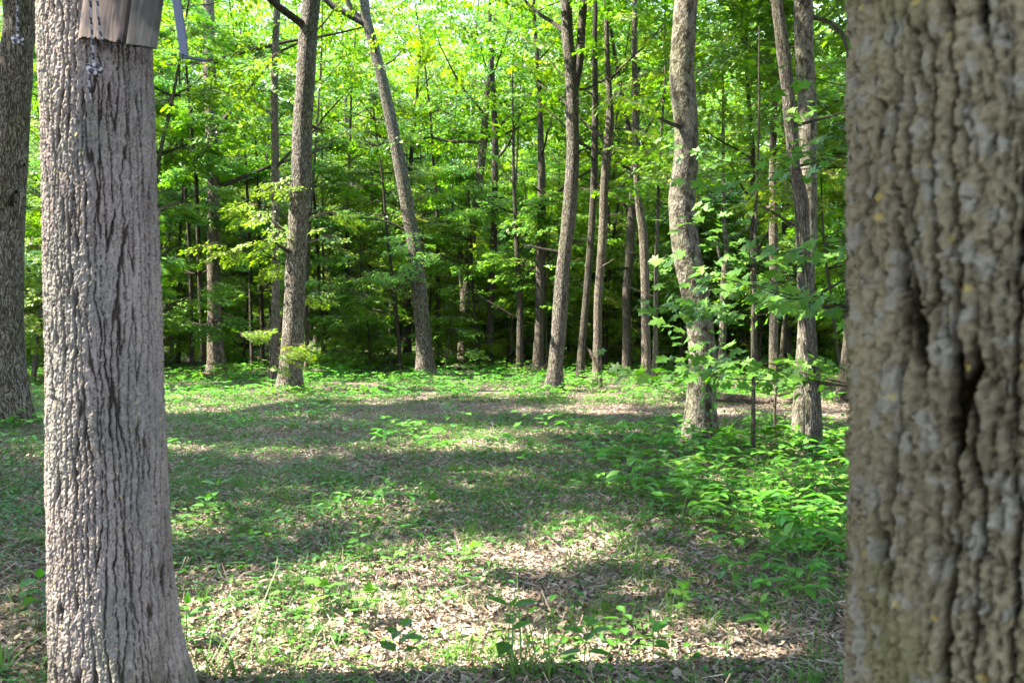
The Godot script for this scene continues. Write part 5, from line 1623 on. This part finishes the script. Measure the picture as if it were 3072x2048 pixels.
var plant_table := [
	{"k": "g", "l": "tall bright-tipped grass beside the flared foot of the thick grey trunk", "x": -1.26, "z": -4.16, "h": 0.40, "n": 9, "s": 0.000},
	{"k": "g", "l": "tallest grass clump, second to the right of the thick grey trunk's foot", "x": -1.17, "z": -4.16, "h": 0.44, "n": 12, "s": 0.000},
	{"k": "g", "l": "single broad dark grass leaf with a few thin blades before the brightest litter patch", "x": -1.09, "z": -4.34, "h": 0.36, "n": 4, "s": 0.000},
	{"k": "g", "l": "low dark grass clump at the lower edge, left of the leafy seedlings", "x": -0.93, "z": -4.19, "h": 0.30, "n": 8, "s": 0.000},
	{"k": "g", "l": "tall white-lit grass stems at the lower edge, near the middle", "x": 0.03, "z": -4.16, "h": 0.46, "n": 12, "s": 0.000},
	{"k": "g", "l": "thin upright grass just right of the tall white-lit stems", "x": 0.13, "z": -4.19, "h": 0.36, "n": 8, "s": 0.000},
	{"k": "g", "l": "spreading grass tuft with bright blades at the end of the sunlit litter, right of centre", "x": 0.39, "z": -5.94, "h": 0.24, "n": 20, "s": 0.000},
	{"k": "g", "l": "grass tuft glowing in the sun patch right of centre", "x": 0.75, "z": -6.51, "h": 0.27, "n": 22, "s": 0.000},
	{"k": "g", "l": "long arching grass stems before the green thicket at right", "x": 1.31, "z": -5.85, "h": 0.42, "n": 7, "s": 0.000},
	{"k": "g", "l": "sparse arching grass near the big blurred trunk", "x": 1.69, "z": -5.70, "h": 0.38, "n": 7, "s": 0.000},
	{"k": "g", "l": "small pale grass clump beside the grey stick near the big blurred trunk", "x": 0.94, "z": -4.79, "h": 0.20, "n": 14, "s": 0.000},
	{"k": "g", "l": "grass clump standing left of the thick grey trunk, low in the picture", "x": -2.16, "z": -4.22, "h": 0.36, "n": 8, "s": 0.000},
	{"k": "g", "l": "dense dark grass tuft in the middle of the clearing", "x": -0.27, "z": -7.02, "h": 0.22, "n": 26, "s": 0.000},
	{"k": "g", "l": "dark grass tuft in shade left of the clearing's middle", "x": -1.55, "z": -7.62, "h": 0.26, "n": 14, "s": 0.000},
	{"k": "g", "l": "upright grass in the shade right of the thick grey trunk", "x": -1.24, "z": -5.61, "h": 0.24, "n": 12, "s": 0.000},
	{"k": "g", "l": "fine grass tuft below the green thicket, nearest the big blurred trunk", "x": 1.37, "z": -4.40, "h": 0.20, "n": 20, "s": 0.000},
	{"k": "g", "l": "wispy grass on the lit litter at the lower edge, left of the white-lit stems", "x": -0.22, "z": -4.40, "h": 0.26, "n": 10, "s": 0.000},
	{"k": "g", "l": "dark broad-bladed grass in the shade right of centre, low in the picture", "x": 0.86, "z": -5.61, "h": 0.22, "n": 10, "s": 0.000},
	{"k": "s", "l": "leafy seedling with pointed leaves at the lower edge, in the brightest litter", "x": -0.49, "z": -4.19, "h": 0.22, "n": 4, "s": 0.100},
	{"k": "s", "l": "white-lit seedling with long pointed leaves beside the tall white-lit grass", "x": -0.03, "z": -4.22, "h": 0.30, "n": 4, "s": 0.110},
	{"k": "s", "l": "bright seedling right of the tall white-lit stems, at the lower edge", "x": 0.30, "z": -4.19, "h": 0.22, "n": 4, "s": 0.105},
	{"k": "s", "l": "small leafy seedling between the bright seedling and the grey stick", "x": 0.62, "z": -4.34, "h": 0.16, "n": 3, "s": 0.100},
	{"k": "s", "l": "pale seedling with drooping leaves left of the grey stick on the litter", "x": 0.54, "z": -4.67, "h": 0.14, "n": 3, "s": 0.085},
	{"k": "s", "l": "seedling with broad round leaves close to the big blurred trunk", "x": 1.18, "z": -4.64, "h": 0.20, "n": 4, "s": 0.100},
	{"k": "s", "l": "large pale leafed plant at the right, half behind the big blurred trunk", "x": 2.14, "z": -6.48, "h": 0.24, "n": 4, "s": 0.130},
	{"k": "s", "l": "broad upright dock plant below the green thicket", "x": 1.56, "z": -5.55, "h": 0.34, "n": 4, "s": 0.150},
	{"k": "s", "l": "leafy plant in shade left of the thick grey trunk, halfway up the near ground", "x": -3.79, "z": -8.67, "h": 0.26, "n": 4, "s": 0.130},
	{"k": "s", "l": "leafy clump left of the thick grey trunk, beside the dark twig", "x": -2.43, "z": -5.10, "h": 0.20, "n": 5, "s": 0.130},
	{"k": "s", "l": "leafy seedling close to the left side of the thick grey trunk, low down", "x": -2.09, "z": -4.82, "h": 0.22, "n": 4, "s": 0.120},
	{"k": "s", "l": "leafy plant hugging the right side of the thick grey trunk's foot", "x": -1.51, "z": -4.59, "h": 0.20, "n": 5, "s": 0.110},
	{"k": "s", "l": "dark broad leafed plant right of the thick grey trunk near the pale twig", "x": -2.33, "z": -7.50, "h": 0.20, "n": 4, "s": 0.110},
	{"k": "s", "l": "plant with one tall bright leaf by the small sun patch left of centre's dark tuft", "x": -2.32, "z": -7.83, "h": 0.24, "n": 3, "s": 0.120},
	{"k": "s", "l": "pale sunlit dock leaves in the small sun patch left of centre", "x": -1.02, "z": -8.19, "h": 0.20, "n": 3, "s": 0.110},
	{"k": "s", "l": "bright tall leaved plant at the long sun patch in the middle of the clearing", "x": 0.15, "z": -10.02, "h": 0.26, "n": 4, "s": 0.130},
	{"k": "s", "l": "dark leafy plant just below the small sun patch left of centre", "x": -0.96, "z": -6.24, "h": 0.18, "n": 4, "s": 0.100},
	{"k": "s", "l": "pale broad leaf plant alone in the shaded litter at the centre", "x": -1.06, "z": -7.38, "h": 0.15, "n": 2, "s": 0.120},
	{"k": "s", "l": "lanky seedling leaning in the shaded litter left of centre", "x": -1.60, "z": -6.15, "h": 0.20, "n": 4, "s": 0.090},
	{"k": "m", "l": "yellow-green maple seedling in the litter at the centre", "x": -0.61, "z": -7.68, "h": 0.16, "n": 2, "s": 0.130},
	{"k": "m", "l": "low maple seedling in the lit litter at the centre, beside the ferny tuft", "x": -0.26, "z": -6.15, "h": 0.12, "n": 2, "s": 0.100},
	{"k": "m", "l": "maple seedling with two bright leaves left of the lit litter at the centre", "x": -0.70, "z": -5.88, "h": 0.12, "n": 1, "s": 0.110},
	{"k": "m", "l": "dark maple seedling in the lit litter among the leafy seedlings at the lower edge", "x": -0.74, "z": -4.88, "h": 0.18, "n": 3, "s": 0.120},
	{"k": "m", "l": "maple seedling with drooping leaves below the sunlit band, left of centre", "x": -0.97, "z": -5.10, "h": 0.15, "n": 2, "s": 0.120},
	{"k": "m", "l": "broad maple seedling standing at the edge of the green thicket under the curved tree", "x": 2.30, "z": -10.50, "h": 0.34, "n": 4, "s": 0.240},
	{"k": "m", "l": "large leaved maple seedling beside the slender grey leaning trunk's foot", "x": 2.85, "z": -11.13, "h": 0.38, "n": 4, "s": 0.260},
	{"k": "m", "l": "maple seedling left of the mottled curved tree's foot", "x": 1.27, "z": -9.60, "h": 0.24, "n": 3, "s": 0.160},
	{"k": "m", "l": "maple seedling in shade in the right half of the near litter", "x": 0.90, "z": -5.10, "h": 0.15, "n": 3, "s": 0.100},
]
